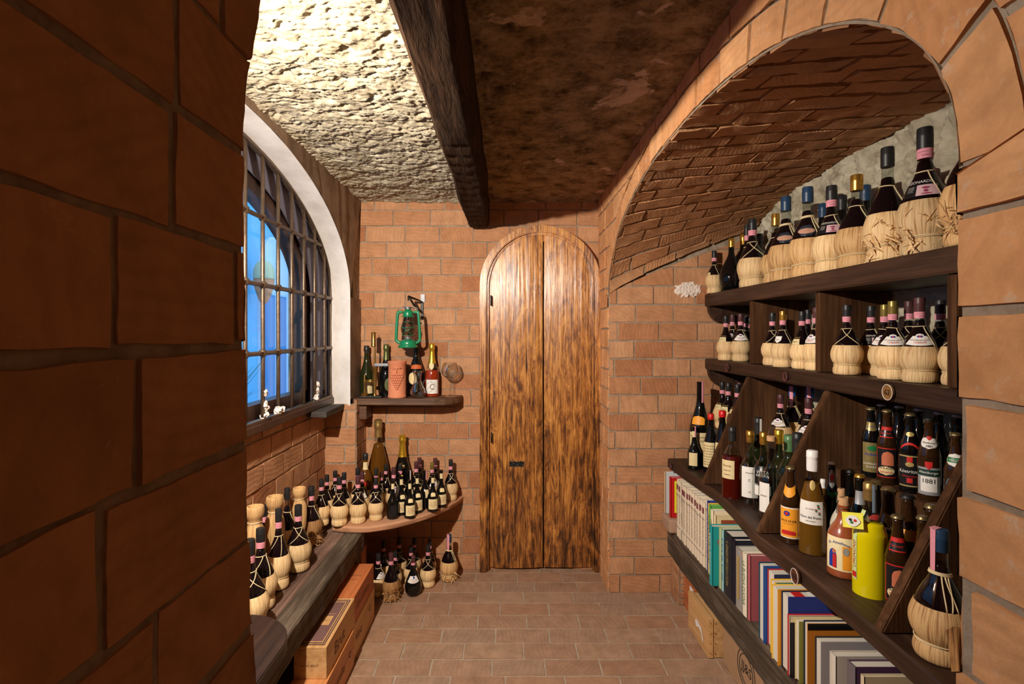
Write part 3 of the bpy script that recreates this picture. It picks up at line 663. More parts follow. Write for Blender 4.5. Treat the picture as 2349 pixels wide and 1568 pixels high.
bm = bmesh.new(); lathe(bm, catmull([(0.0, 0.125), (0.12, 0.12), (0.20, 0.08), (0.23, 0.03)], 3), 20, cx=0.2); fin('lamp_shade', bm, plain('lamp_cream', srgb(196, 186, 150), 0.5), lampo, True)
rp = random.Random(4)
pl = empty('potted_palm', (-1.75, 3.05, 0.55)); tag(pl, 'thin leaved potted plant standing in the yard outside the barred window', 'plant')
bm = bmesh.new(); lathe(bm, [(-0.6, 0.14), (0.1, 0.18), (0.1, 0.15), (0.06, 0.01)], 20); fin('pot', bm, 'terracotta', pl, True, 40)
bm = bmesh.new()
for k in range(34):
    a = rp.uniform(0, 6.28); ln = rp.uniform(0.4, 0.75); dr = rp.uniform(0.05, 0.5); prev = None
    for j in range(8):
        q = j / 7; r_ = ln * (0.15 + 0.85 * q) * math.sin(q * 1.4) * 0.75; z = 0.1 + ln * 1.15 * q - dr * q * q * 0.9; ww = 0.009 * (1 - q) + 0.001
        c = Vector((r_ * math.cos(a), r_ * math.sin(a), z)); s = Vector((-math.sin(a), math.cos(a), 0)) * ww
        cur = (bm.verts.new(c - s), bm.verts.new(c + s))
        if prev: bm.faces.new((prev[0], prev[1], cur[1], cur[0]))
        prev = cur
fin('foliage', bm, plain('leaf', srgb(40, 66, 40), 0.5), pl)['kind'] = 'stuff'

# --- beam under the ceiling
bm = bmesh.new()
def beamf(u, v):   # u round the section, v along y
    y = 0.3 + (DB - 0.03 - 0.3) * v; h0, h1 = 1.99, CEIL + 0.02
    sec = [(-0.218, h1), (-0.218, h0 + 0.02), (-0.205, h0), (-0.108, h0), (-0.092, h0 + 0.016), (-0.092, h1)]
    q = u * 5; i = min(4, int(q)); k = q - i; x = sec[i][0] + (sec[i + 1][0] - sec[i][0]) * k; z = sec[i][1] + (sec[i + 1][1] - sec[i][1]) * k
    x += 0.008 * noise.noise(Vector((y * 2.2, 0, 1 if x > -0.15 else 5))); z += 0.005 * noise.noise(Vector((y * 3, 3, x * 10))) if z < 2.1 else 0
    if z < 2.1: z += 0.003 * max(0, math.sin(y * 60 + 2 * noise.noise(Vector((x * 30, y * 3, 0))))) * (1 if y > 1.7 else 0.2)
    x += 0.003 * noise.noise(Vector((x * 40, y * 6, z * 50))); z += 0.003 * noise.noise(Vector((x * 50, y * 8, z * 40)))
    if v > 0.985: z += 0.012 if z < 2.03 else 0
    return (x, y, z)
g = grid(bm, 40, 200, beamf); bm.faces.new([g[-1][i] for i in range(41)])
struct(fin('trim_3', bm, 'beam_wood', None, True, 50)).name = 'ceiling_beam'

# --- socket and arm added for the room's lamp, unseen behind the left pier
lp = tag(empty('added_lamp', (LAMP[0], LAMP[1], LAMP[2])), 'added lamp socket and arm without a bulb, unseen behind the left brick pier', 'lamp')
bm = bmesh.new(); lathe(bm, [(0.055, 0.014), (0.03, 0.016), (0.028, 0.012)], 14); fin('socket', bm, 'iron_black', lp, True, 40)
bm = bmesh.new(); tube(bm, [(0, 0, 0.05), (0, 0, 0.09), (0, -0.1, 0.11), (0, -0.245, 0.11)], 0.006, 8); fin('arm', bm, 'iron_black', lp, True)

# --- door
door = struct(empty('door_1', (DX, DB, 0)))
def ribarch(bm, r0, r1, y0, y1, zb):
    def cur(r): return [(DX - r, zb)] + [(DX - r * math.cos(math.pi * i / 48), DZ + r * math.sin(math.pi * i / 48)) for i in range(49)] + [(DX + r, zb)]
    A, B = cur(r0), cur(r1)
    V = [[bm.verts.new((p[0], y, p[1])) for p in Q] for Q, y in ((A, y0), (B, y0), (B, y1), (A, y1))]
    for k in range(4):
        P, Q = V[k], V[(k + 1) % 4]
        for i in range(len(A) - 1): bm.faces.new((P[i], P[i + 1], Q[i + 1], Q[i]))
    bmesh.ops.recalc_face_normals(bm, faces=bm.faces)
def dchild(o): o.parent = door; o.location = (-DX, -DB, 0); return o
bm = bmesh.new(); ribarch(bm, 0.354, 0.314, DB - 0.056, DB + 0.05, 0.0); ribarch(bm, 0.315, 0.300, DB - 0.036, DB + 0.05, 0.0)
bmesh.ops.bevel(bm, geom=[e for e in bm.edges if e.is_manifold and e.calc_face_angle(0) > 1.2], offset=0.005, segments=2, affect='EDGES')
dchild(fin('door_frame', bm, 'door_wood', None, True, 35))
XS = (1246 - CX) / F * DB
def leaf(x0, x1, nm, bow):
    bm = bmesh.new(); nx, nz = 90, 150
    def top(x): return DZ + math.sqrt(max(0.0, 0.304 ** 2 - (x - DX) ** 2))
    def f(u, v):
        x = x0 + (x1 - x0) * u; z = 0.012 + (top(x) - 0.012) * v
        g_ = noise.noise(Vector((x * 46, z * 1.8, 7))) * 0.0016 + noise.noise(Vector((x * 120, z * 4, 3))) * 0.0006
        k = 2 * u - 1
        return (x, DB - 0.012 - bow * (1 - k * k) + g_ + 0.001 * noise.noise(Vector((x * 8, z * 3, 0))), z)
    vs = grid(bm, nx, nz, f)
    ring = [vs[0][i] for i in range(nx + 1)] + [vs[j][nx] for j in range(1, nz + 1)] + [vs[nz][i] for i in range(nx - 1, -1, -1)] + [vs[j][0] for j in range(nz - 1, 0, -1)]
    bk = [bm.verts.new((v.co.x, DB + 0.04, v.co.z)) for v in ring]
    for i in range(len(ring)): bm.faces.new((ring[i], bk[i], bk[(i + 1) % len(ring)], ring[(i + 1) % len(ring)]))
    bm.faces.new(bk[::-1]); return dchild(fin(nm, bm, 'door_wood', None, True, 45))
leaf(DX - 0.300, XS - 0.004, 'door_leaf', 0.015); leaf(XS + 0.004, DX + 0.300, 'door_leaf', 0.006)
bm = bmesh.new()
def esc(u, v):
    x = (1185 - CX) / F * DB + (u - 0.5) * 0.085; z = 1.38 - (1061 - CY) / F * DB + (v - 0.5) * 0.03
    return (x + 0.004 * noise.noise(Vector((u * 9, v * 9, 1))), DB - 0.030 + 0.004 * noise.noise(Vector((u * 6, v * 6, 2))), z + 0.006 * noise.noise(Vector((u * 7, v * 3, 5))))
grid(bm, 14, 6, esc); fa = list(bm.faces); e = bmesh.ops.extrude_face_region(bm, geom=fa)
for v in [x for x in e['geom'] if isinstance(x, bmesh.types.BMVert)]: v.co.y += 0.012
dchild(fin('iron_plate', bm, 'iron_black'))
for (hx, hz) in ((1128, 1000), (1366, 980), (1127, 690), (1366, 690)):
    bm = bmesh.new(); x = (hx - CX) / F * DB; z = 1.38 - (hz - CY) / F * DB
    tube(bm, [(x, DB - 0.040, z - 0.03), (x, DB - 0.040, z + 0.03)], 0.0045, 8); dchild(fin('hinge', bm, 'iron_black', None, True))
# whitish flaked patches on the alcove end wall
bm = bmesh.new()
def pat(u, v):
    a, b = (u - 0.5) * 0.16, (v - 0.5) * 0.085; X = (1578 - CX) / F * YE; Z = 1.38 + (CY - 664) / F * YE
    k = max(0.0, 1 - (a / 0.08) ** 2 - (b / 0.042) ** 2 + 0.7 * noise.noise(Vector((a * 60, b * 60, 0))))
    return (X + a, YE - 0.004 - min(0.012, 0.02 * k) * (0.7 + 0.6 * noise.noise(Vector((a * 120, b * 120, 3)))) + (0.02 if k <= 0 else 0), Z + b + 0.003 * noise.noise(Vector((a * 90, b * 90, 5))))
grid(bm, 50, 28, pat); struct(fin('wall_plaster_patch', bm, 'plaster_chip', None, True))

# ================================================================== shelves and benches
def wav(y, a=0.01, s=3.0, seed=0): return a * noise.noise(Vector((y * s, seed, 0))) + a * 0.35 * noise.noise(Vector((y * s * 5, seed, 2)))
def plank(name, xf, xb, y0, y1, z0, z1, mat, wave=0.004, seed=0, n=60, left=False, parent=None):
    """board whose room-side edge is gently uneven; xf may be a function of y"""
    bm = bmesh.new(); fx = xf if callable(xf) else (lambda y: xf)
    rows = []
    for i in range(n + 1):
        y = y0 + (y1 - y0) * i / n; x = fx(y) + wav(y, wave, 3.0, seed); b = 0.005 * (1 if not left else -1)
        j = wav(y, 0.002, 9, seed + 3)
        rows.append([bm.verts.new(p) for p in ((xb, y, z0), (x + b, y, z0 + j), (x, y, z0 + 0.006 + j), (x + j, y, (z0 + z1) / 2), (x, y, z1 - 0.006), (x + b, y, z1), (xb, y, z1))])
    for A, B in zip(rows, rows[1:]):
        for k in range(7): bm.faces.new((A[k], A[(k + 1) % 7], B[(k + 1) % 7], B[k]))
    bm.faces.new(rows[0]); bm.faces.new(rows[-1][::-1]); bmesh.ops.recalc_face_normals(bm, faces=bm.faces)
    return fin(name, bm, mat, parent, True, 35)
def disc_label(parent, y, x, z, num, fill, hh=0.021, tilt=0):
    """round numbered shelf marker"""
    bm = bmesh.new(); rings = []
    V = [bm.verts.new((x - 0.0035, y + hh * 0.9 * math.cos(2 * math.pi * i / 32), z + hh * math.sin(2 * math.pi * i / 32))) for i in range(32)]
    bm.faces.new(V); e = bmesh.ops.extrude_face_region(bm, geom=list(bm.faces))
    for v in [q for q in e['geom'] if isinstance(q, bmesh.types.BMVert)]: v.co.x += 0.006
    o = fin('number_disc', bm, fill, parent)
    bm = bmesh.new(); tube(bm, [(x - 0.004, y + hh * 0.92 * math.cos(2 * math.pi * i / 40), z + hh * 1.02 * math.sin(2 * math.pi * i / 40)) for i in range(40)], 0.0009, 6, True); fin('rim', bm, 'ink_white' if num else 'seal_print', o, True)
    if num: flat_text(num, (x - 0.0052, y, z), (0, -1, 0), (0, 0, 1), hh * 0.95, 'ink_black', o)
    return o
plain('disc_brown', srgb(128, 92, 50), 0.4); plain('disc_red', srgb(84, 44, 28), 0.5)
ZT, ZM, ZL, ZB = 1.59, 1.247, 0.715, 0.36
YD = (2.305, 1.77, 1.215)
t1 = tag(plank('wall_shelf', 1.064, XA - 0.012, YN + 0.02, YE - 0.005, ZT - 0.065, ZT, 'shelf_wood', 0.005, 1), 'topmost dark plank shelf of the brick alcove, carrying the large straw flasks', 'shelf')
t2 = tag(plank('wall_shelf', 1.066, XA - 0.012, YN + 0.02, YE - 0.005, ZM - 0.056, ZM, 'shelf_wood', 0.004, 2), 'middle dark plank shelf of the alcove with the round marker reading 62', 'shelf')
disc_label(t2, 1.062 * F / (2040 - CX), 1.060, ZM - 0.029, '62', 'disc_brown')
disc_label(t2, 1.062 * F / (1803 - CX), 1.062, ZM - 0.029, '', 'shelf_wood', 0.015); disc_label(t2, 1.062 * F / (1669 - CX), 1.062, ZM - 0.029, '', 'shelf_wood', 0.018)
def xlow(y):
    P = [(0.6, 0.812), (1.0, 0.826), (1.3, 0.838), (1.55, 0.836), (1.735, 0.832), (1.80, 0.845), (2.0, 0.872), (2.2, 0.892), (2.4, 0.880), (2.6, 0.868), (2.8, 0.865)]
    for a, b in zip(P, P[1:]):
        if y <= b[0]: return a[1] + (b[1] - a[1]) * (y - a[0]) / (b[0] - a[0])
    return 0.865
t3 = tag(plank('wall_shelf', xlow, XA - 0.012, YN + 0.02, YE - 0.005, ZL - 0.05, ZL, 'shelf_wood', 0.004, 3), 'deep lower plank shelf of the alcove with a wavy front edge, above the books', 'shelf')
disc_label(t3, 0.83 * F / (1827 - CX), 0.828, ZL - 0.027, '66', 'disc_red', 0.021); disc_label(t3, 0.865 * F / (1540 - CX), 0.863, ZL - 0.03, '', 'shelf_wood', 0.016)
t4 = tag(plank('book_bench', 0.862, XA - 0.03, YN + 0.05, 2.79, ZB - 0.145, ZB, 'old_bench_wood', 0.012, 5, 120), 'rough hewn dark beam bench at the bottom of the alcove, under the row of books', 'bench')
for (z0, what) in ((ZT - 0.065, 'under the far end of the top alcove shelf'), (ZM - 0.056, 'under the far end of the middle alcove shelf')):
    bm = bmesh.new(); X0 = 1.072; h = 0.085
    pts = [(XA - 0.02, z0), (X0, z0), (X0 + 0.004, z0 - 0.03), (X0 + 0.02, z0 - 0.06), (X0 + 0.05, z0 - h), (XA - 0.02, z0 - h)]
    prism(bm, pts, YE - 0.045, YE - 0.008, 'y'); bmesh.ops.bevel(bm, geom=list(bm.edges), offset=0.003, segments=2, affect='EDGES')
    tag(fin('shelf_bracket', bm, 'shelf_wood'), 'short dark bracket with rounded nose ' + what, 'bracket')
bm = bmesh.new(); prism(bm, [(XA - 0.02, ZL - 0.05), (0.885, ZL - 0.05), (0.89, ZL - 0.06), (0.91, ZL - 0.068), (XA - 0.02, ZL - 0.068)], YE - 0.05, YE - 0.008, 'y')
tag(fin('shelf_bracket', bm, 'shelf_wood'), 'dark wooden bracket under the far end of the lower alcove shelf, above the red book', 'bracket')
for y, what in zip(YD, ('far upright divider of the middle alcove shelf', 'central upright divider of the middle alcove shelf', 'near upright divider of the middle alcove shelf beside the brick pier')):
    yy = 1.09 * F / ({YD[0]: 1730, YD[1]: 1886, YD[2]: 2202}[y] - CX)
    tag(bx('shelf_divider', 1.082, XA - 0.02, yy, yy + 0.028, ZM + 0.001, ZT - 0.066, 'divider_wood', None, 0.003), 'dark brown wooden board, ' + what, 'divider')
for (yy, xb, what) in ((2.305, 0.872, 'farthest slanting divider between middle and lower shelf, by the two red-capped bottles'), (1.735, 0.842, 'middle slanting divider between middle and lower shelf, behind the orange labelled beer'), (1.157, 0.832, 'nearest slanting divider, in front of the large flask by the pier')):
    bm = bmesh.new(); prism(bm, [(xb, ZL + 0.001), (1.073, ZM - 0.058), (XA - 0.02, ZM - 0.058), (XA - 0.02, ZL + 0.001)], yy, yy + 0.03, 'y')
    bmesh.ops.bevel(bm, geom=[e for e in bm.edges], offset=0.003, segments=2, affect='EDGES')
    tag(fin('shelf_divider', bm, 'divider_wood'), 'dark board, ' + what, 'divider')
# grey raised ledges at the back of the lower shelf
STEP = 0.215
for (a, b, sx, what, hz) in ((2.34, 2.79, 1.055, 'behind the red-capped bottles', 0.18), (1.77, 2.30, 1.105, 'behind the clear spirit bottles', 0.18), (1.19, 1.73, 1.075, 'under the upper beers', 0.228)):
    tag(bx('raised_ledge', sx, XA - 0.02, a, b, ZL + 0.001, ZL + hz, 'divider_wood' if hz > 0.2 else plain('ledge_grey', srgb(74, 68, 66), 0.7), None, 0.003), 'low box shaped ledge at the back of the lower shelf, ' + what, 'ledge')
# masonry under the far end of the bench, and the stone block the red book stands on
o = bricks('brick_support', lambda s, t, h: Vector((0.885 - h, s, t)), 2.66, 2.79, 0, ZB - 0.15, 0.035, 0.16, 'brick_wall', seed=91, mgrid=(4, 6)); 
tag(o, 'small crumbling stack of thin bricks holding up the far end of the book bench', 'brick pillar')
bx('mortar_body', 0.888, 1.2, 2.66, 2.79, 0, ZB - 0.15, 'mortar', o)
ofr = bricks('brick_face', lambda s, t, h: Vector((s, 2.662 - h, t)), 0.885, 1.0, 0, ZB - 0.15, 0.035, 0.16, 'brick_wall', seed=92, mgrid=(4, 6)); ofr.parent = o
bm = bmesh.new(); box(bm, 0.835, 1.1, 2.665, 2.79, ZB, ZB + 0.07, 0.008)
for v in bm.verts: v.co += Vector((1, 1, 1)) * 0.005 * noise.noise(v.co * 30)
tag(fin('stone_block', bm, plain('block_stone', srgb(172, 140, 118), 0.9, bump=0.6)), 'pale stone block on the far end of the book bench, under the red cookbook', 'block')
# iron hook in the vault
bm = bmesh.new(); hp = Vector((1.0, 2.05, 1.38 + (765 - 300) / 1200 * 2.05))
tube(bm, [hp + Vector((0, 0, 0.03)), hp] + [hp + Vector((-0.012 + 0.014 * math.cos(a), 0, -0.012 + 0.014 * math.sin(a))) for a in [0.5, 0, -0.6, -1.2, -1.9, -2.6, -3.3, -3.9]], 0.0022, 6)
tag(fin('iron_hook', bm, 'iron_black', None, True), 'thin black iron hook hanging from the brick vault above the top shelf', 'hook')

# left side: plank bench, stone table, rounded board, wall shelf
XBN = -0.709; ZN = 0.395
t5 = empty('plank_bench', (XBN, 1.5, 0)); tag(t5, 'long low bench of weathered dark planks along the wall under the barred window', 'bench')
def at0(o, e): o.location = -e.location; return o
at0(plank('front_beam', XBN, XBN - 0.085, 0.62, 2.62, ZN - 0.10, ZN, 'old_bench_wood', 0.010, 8, 120, True, t5), t5)
at0(plank('back_board', XBN - 0.088, -0.985, 0.62, 2.80, ZN - 0.05, ZN - 0.003, 'bench_board', 0.002, 9, 40, True, t5), t5)
for y in (0.95, 2.56):
    at0(bx('bench_leg', -0.93, XBN - 0.02, y, y + 0.055, 0, ZN - 0.10, 'old_bench_wood', t5, 0.004), t5)
SLAB = 0.43
arc = [(-0.86, 2.60), (-0.80, 2.583), (-0.74, 2.573), (-0.661, 2.580), (-0.551, 2.640), (-0.438, 2.735), (-0.345, 2.86), (-0.285, 2.97), (-0.2525, 3.06), (-0.25, DB - 0.004), (XL + 0.03, DB - 0.004), (XL + 0.03, 2.87)]
sarc = catmull(arc[:10], 6) + arc[10:]
bm = bmesh.new()
rings = []
for z, ins in ((SLAB - 0.032, 0.006), (SLAB - 0.026, 0.001), (SLAB - 0.008, -0.001), (SLAB, 0.007)):
    rings.append([bm.verts.new((x - (0 if i > len(sarc) - 4 else ins * 0.7) + 0.002 * noise.noise(Vector((x * 60, y * 60, z * 50))), min(DB - 0.004, y + (0 if i > len(sarc) - 5 else ins) + 0.003 * noise.noise(Vector((x * 40, y * 40, z * 60 + 3)))), z)) for i, (x, y) in enumerate(sarc)])
n_ = len(sarc)
for A, B in zip(rings, rings[1:]):
    for i in range(n_): bm.faces.new((A[i], A[(i + 1) % n_], B[(i + 1) % n_], B[i]))
bm.faces.new(rings[0][::-1]); bm.faces.new(rings[-1]); bmesh.ops.recalc_face_normals(bm, faces=bm.faces)
tag(fin('stone_table', bm, 'slab_stone', None, True, 35), 'rounded reddish stone slab in the far left corner, crowded with small bottles', 'table')
# rounded board by the left pier
bm = bmesh.new(); pts = [(XP - 0.66, 0.60), (-0.59, 0.60)] + [(-0.59 - 0.17 + 0.17 * math.cos(a), 1.38 + 0.17 * math.sin(a)) for a in [math.pi / 2 * i / 14 for i in range(15)]] + [(XP - 0.66, 1.55)]
prism(bm, pts, 0.515, 0.55); bmesh.ops.bevel(bm, geom=list(bm.edges), offset=0.003, segments=2, affect='EDGES')
tag(fin('rounded_shelf', bm, 'shelf_wood'), 'dark wooden shelf board with a rounded corner beside the left brick pier', 'shelf')
# wall shelf in the corner
ZW = 1.02
bm = bmesh.new(); pts = [(XL + 0.002, DB - 0.005), (XL + 0.002, 2.902), (-0.396, 2.90), (-0.34, 2.912), (-0.30, 2.935), (-0.27, 2.975), (-0.256, 3.03), (-0.252, DB - 0.005)]
prism(bm, pts, ZW - 0.036, ZW); bmesh.ops.bevel(bm, geom=[e for e in bm.edges], offset=0.003, segments=2, affect='EDGES')
tag(fin('wall_shelf', bm, 'shelf_x'), 'small brown corner shelf with a rounded end, under the green lantern', 'shelf')
tag(bx('shelf_bracket', XL + 0.028, XL + 0.07, 2.93, DB - 0.006, ZW - 0.12, ZW - 0.037, 'shelf_x', None, 0.004), 'stubby wooden bracket in the corner below the small wall shelf', 'bracket')

# ================================================================== bottles (all meshes built at height 1, the Empty carries the size)
FB_GLASS = [(0.03, 0.13), (0.10, 0.15), (0.2, 0.18), (0.3, 0.185), (0.40, 0.163), (0.47, 0.147), (0.54, 0.118), (0.60, 0.086), (0.66, 0.062), (0.71, 0.052), (0.76, 0.0485), (0.90, 0.048), (0.985, 0.047)]
FB_BASK = [(0.0, 0.140), (0.008, 0.158), (0.04, 0.170), (0.09, 0.168), (0.128, 0.156), (0.14, 0.148), (0.155, 0.156), (0.20, 0.182), (0.26, 0.197), (0.32, 0.197), (0.37, 0.185), (0.415, 0.168), (0.423, 0.163), (0.418, 0.158)]
def scaleprof(p, r=1, z=1): return [(a * z, b * r) for a, b in p]
def capsule(root, mat, z0=0.83, r=0.056, band=True, zb=0.755):
    lo_('capsule', [(z0, r * 0.98), (z0 + 0.004, r), (0.925, r), (0.932, r * 1.03), (0.94, r), (0.985, r * 0.985), (0.997, r * 0.93), (1.0, r * 0.5)], mat, root, 24, n=1, ang=50)
    if band:
        b = lo_('seal_band', [(zb, r * 0.955), (z0 + 0.002, r * 0.985)], 'seal_pink', root, 24, n=1, cap=False)
        rf = lambda z: r * 0.97
        wrap_text('DENOMINAZIONE', rf, (zb + z0) / 2 + 0.012, 0.07, 'seal_print', b, off=0.002); wrap_text('0471926', rf, (zb + z0) / 2 - 0.014, 0.05, 'seal_print', b, off=0.002, th=0.3)
def cord(root, rf, style='x', zt=0.66, zb=0.425, seed=0):
    bm = bmesh.new(); r = 0.0055
    ring = lambda z, o=0.004: [((rf(z) + o) * math.sin(2 * math.pi * i / 20), -(rf(z) + o) * math.cos(2 * math.pi * i / 20), z + 0.006 * math.sin(2 * math.pi * i / 20 + seed)) for i in range(20)]
    if style != 'strands': tube(bm, ring(zt), r, 5, True)
    def strand(th0, th1, k=9):
        out = []
        for i in range(k):
            q = i / (k - 1); z = zt + (zb - zt) * q; th = th0 + (th1 - th0) * (q ** 0.9); rr = rf(z) + 0.006
            out.append((rr * math.sin(th), -rr * math.cos(th), z))
        return out
    if style == 'x': tube(bm, strand(-0.8, 1.1), r, 5); tube(bm, strand(0.8, -1.1), r, 5)
    elif style == 'one': tube(bm, strand(0.5, 0.95), r, 5)
    elif style == 'left': tube(bm, strand(0.2, -1.2), r, 5); tube(bm, strand(0.9, 0.5), r, 5)
    elif style == 'knot':
        for k in range(3): tube(bm, ring(zt + 0.008 * k, 0.008), r, 5, True)
        tube(bm, strand(0.9, 1.2), r, 5); tube(bm, strand(0.6, 0.75, 6), r, 5); tube(bm, strand(1.2, 0.95), r, 5)
    tube(bm, strand(2.6, 3.4), r, 5)
    fin('raffia_cord', bm, 'cord', root, True)
def waist(root, z=0.14, r=0.158, mat='cord', k=2):
    bm = bmesh.new()
    for j in range(k): tube(bm, [((r + 0.004 * j) * math.sin(2 * math.pi * i / 28), -(r + 0.004 * j) * math.cos(2 * math.pi * i / 28), z + 0.007 * j + 0.004 * math.sin(2 * math.pi * i / 14 + j)) for i in range(28)], 0.0045, 5, True)
    fin('waist_cord', bm, mat, root, True)
def loose(root, seed, n=16, zc=0.14, rad=0.175, mat='straw_tan', ln=0.15, w=0.018):
    rnd = random.Random(seed); bm = bmesh.new()
    for _ in range(n):
        a = rnd.uniform(-1.1, 1.1); z = zc + rnd.uniform(-0.1, 0.12); rr = rad; l = ln * rnd.uniform(0.5, 1.3); up = rnd.uniform(-1.2, 0.8); cv = rnd.uniform(-1.5, 1.5); ww = w * rnd.uniform(0.4, 1.2); prev = None
        for j in range(7):
            q = j / 6; p = Vector((rr * math.sin(a), -rr * math.cos(a), max(0.005, z)))
            sd = Vector((math.cos(a), math.sin(a), 0.6 * math.sin(cv + q * 2))).normalized() * ww * (1 - 0.7 * q)
            cur = (bm.verts.new(p - sd), bm.verts.new(p + Vector((0, 0, 0.004))), bm.verts.new(p + sd))
            for c in cur: c.co.z = max(0.004, c.co.z)
            if prev:
                for x in range(2): bm.faces.new((prev[x], prev[x + 1], cur[x + 1], cur[x]))
            prev = cur; rr += l / 6 * (0.35 + 0.4 * q); z += l / 6 * up; a += cv * 0.06
    fin('loose_straw', bm, mat, root)['kind'] = 'stuff'
def straw_flask(cap='cap_black', band=True, label=None, cordst='x', straw='straw', wine='wine_dark', tatter=0, rb=1.0, seed=1, strip=False, wax=False):
    root = empty('straw_flask'); G = FB_GLASS; rf = rfun(G)
    lo_('wine_body', [(0.30, 0.02), (0.31, 0.15), (0.36, 0.158)] + [(z, r) for z, r in G if 0.37 < z <= 0.70] + [(0.735, 0.046), (0.7351, 0.0)], wine, root, 28, ang=60, n=3)
    lo_('bottle_neck', [(0.695, 0.056), (0.71, 0.053), (0.76, 0.0495), (0.84, 0.049)], 'glass_clear', root, 20, n=2)
    lo_('straw_basket', FB_BASK, straw, root, 44, ripple=0.02, ang=60, cap=False)
    capsule(root, cap, band=band)
    waist(root, k=2)
    if cordst: cord(root, rf, cordst, zt=0.655, seed=seed)
    if strip:
        patch('tax_strip', rfun([(0, 0.0585), (0.9, 0.0585), (1.0, 0.057)]), 0.66, 1.0, 0.05, 0.058, 'seal_pink', root, th=-0.45, off=0.003, nx=5, ny=6)
        bx('tax_strip_end', -0.05, 0.0, -0.045, 0.02, 1.0, 1.004, 'seal_pink', root)
    if label == 'collar':
        l = patch('label', rf, 0.435, 0.545, 0.30, 0.13, 'paper_white', root, th=0.0, off=0.006, bow=0.015)
        a = patch('crest', rf, 0.525, 0.575, 0.075, 0.05, 'paper_white', root, off=0.0055, shape='arch', nx=8, ny=6)
        for dx, cc in ((-0.12, 'ink_blue'), (0.0, 'ink_red'), (0.12, 'ink_blue')): patch('crest_mark', rf, 0.528, 0.555, 0.022, 0.022, cc, a, th=dx, off=0.0085, shape='oval', nx=4, ny=4)
        wrap_text('GUICCIARDINI STROZZI', rf, 0.497, 0.20, 'ink_black', l, off=0.009, bow=0.01); wrap_text('CHIANTI', rf, 0.470, 0.115, 'ink_red', l, off=0.009, bow=0.004)
    elif label == 'leonardo':
        l = patch('label', rf, 0.445, 0.545, 0.26, 0.19, 'label_black', root, off=0.005)
        wrap_text('LEONARDO', rf, 0.563, 0.17, 'ink_white', l, off=0.009)
        p = patch('portrait_panel', rf, 0.45, 0.535, 0.16, 0.13, 'paper_pink', l, th=0.36, off=0.008)
        for dx, dz, ww, hh in ((0.28, 0.51, 0.05, 0.02), (0.28, 0.485, 0.03, 0.024), (0.3, 0.463, 0.07, 0.012)): patch('portrait_mark', rf, dz - hh / 2, dz + hh / 2, ww, ww, 'ink_magenta', p, th=dx, off=0.011, shape='oval', nx=6, ny=4)
        for k in range(4): wrap_text('vino rosso toscano'[:10 + k], rf, 0.525 - k * 0.012, 0.05, 'ink_white', l, th=-0.45, off=0.008)
    elif label == 'cream':
        l = patch('label', rf, 0.425, 0.52, 0.19, 0.15, 'paper_cream', root, th=-0.35, off=0.006)
        wrap_text('LEONARDO', rf, 0.545, 0.14, 'ink_gold', l, th=-0.3, off=0.008); wrap_text('CHIANTI', rf, 0.47, 0.1, 'ink_black', l, th=-0.35, off=0.009)
    elif label == 'small':
        l = patch('label', rf, 0.425, 0.485, 0.10, 0.08, 'paper_cream', root, th=-0.55, off=0.006); wrap_text('chianti', rf, 0.455, 0.05, 'ink_black', l, th=-0.55, off=0.009)
    elif label == 'heart':
        l = patch('label', rf, 0.43, 0.55, 0.12, 0.12, 'paper_white', root, th=-0.5, off=0.006, shape='shield'); wrap_text('Rosso', rf, 0.49, 0.06, 'ink_black', l, th=-0.5, off=0.009)
    if wax:
        bm = bmesh.new()
        def f(u, v):
            z = 0.44 + 0.13 * v; th = (u - 0.5) * 1.3; k = max(0, 1 - ((u - 0.5) / 0.5) ** 2 - ((v - 0.5) / 0.5) ** 2 + 0.5 * noise.noise(Vector((u * 5, v * 5, seed))))
            r = rf(z) + (0.008 + 0.006 * noise.noise(Vector((u * 16, v * 12, 2))) if k > 0 else -0.01); return (r * math.sin(th), -r * math.cos(th), z)
        grid(bm, 24, 14, f); s_ = fin('wax_seal', bm, plain('wax_dark', srgb(46, 54, 66), 0.3, bump=0.6), root, True)
        patch('seal_face', rf, 0.465, 0.53, 0.17, 0.12, plain('wax_pink', srgb(196, 148, 122), 0.6, bump=0.8), s_, off=0.016, shape='oval')
    if tatter: loose(root, seed, tatter, mat=straw)
    return root
def glass(name, prof, mat, root, seg=28): return lo_(name, prof, mat, root, seg, ang=60, n=3)
def crown(root, r, mat='crown_metal'):
    bm = bmesh.new(); n = 42; rings = []
    for z, k in ((0.958, 1.22), (0.966, 1.2), (0.985, 1.0), (0.992, 0.85)):
        rings.append([bm.verts.new((r * (k + (0.07 * (i % 2) if z < 0.98 else 0)) * math.sin(2 * math.pi * i / n), -r * (k + (0.07 * (i % 2) if z < 0.98 else 0)) * math.cos(2 * math.pi * i / n), z)) for i in range(n)])
    for A, B in zip(rings, rings[1:]):
        for i in range(n): bm.faces.new((A[i], A[(i + 1) % n], B[(i + 1) % n], B[i]))
    bm.faces.new(rings[-1]); fin('crown_cap', bm, mat, root, True, 30)
BEER = [(0.0, 0.10), (0.012, 0.116), (0.03, 0.119), (0.3, 0.119), (0.50, 0.118), (0.56, 0.112), (0.64, 0.092), (0.72, 0.068), (0.80, 0.054), (0.90, 0.048), (0.93, 0.052), (0.945, 0.046), (0.97, 0.046)]
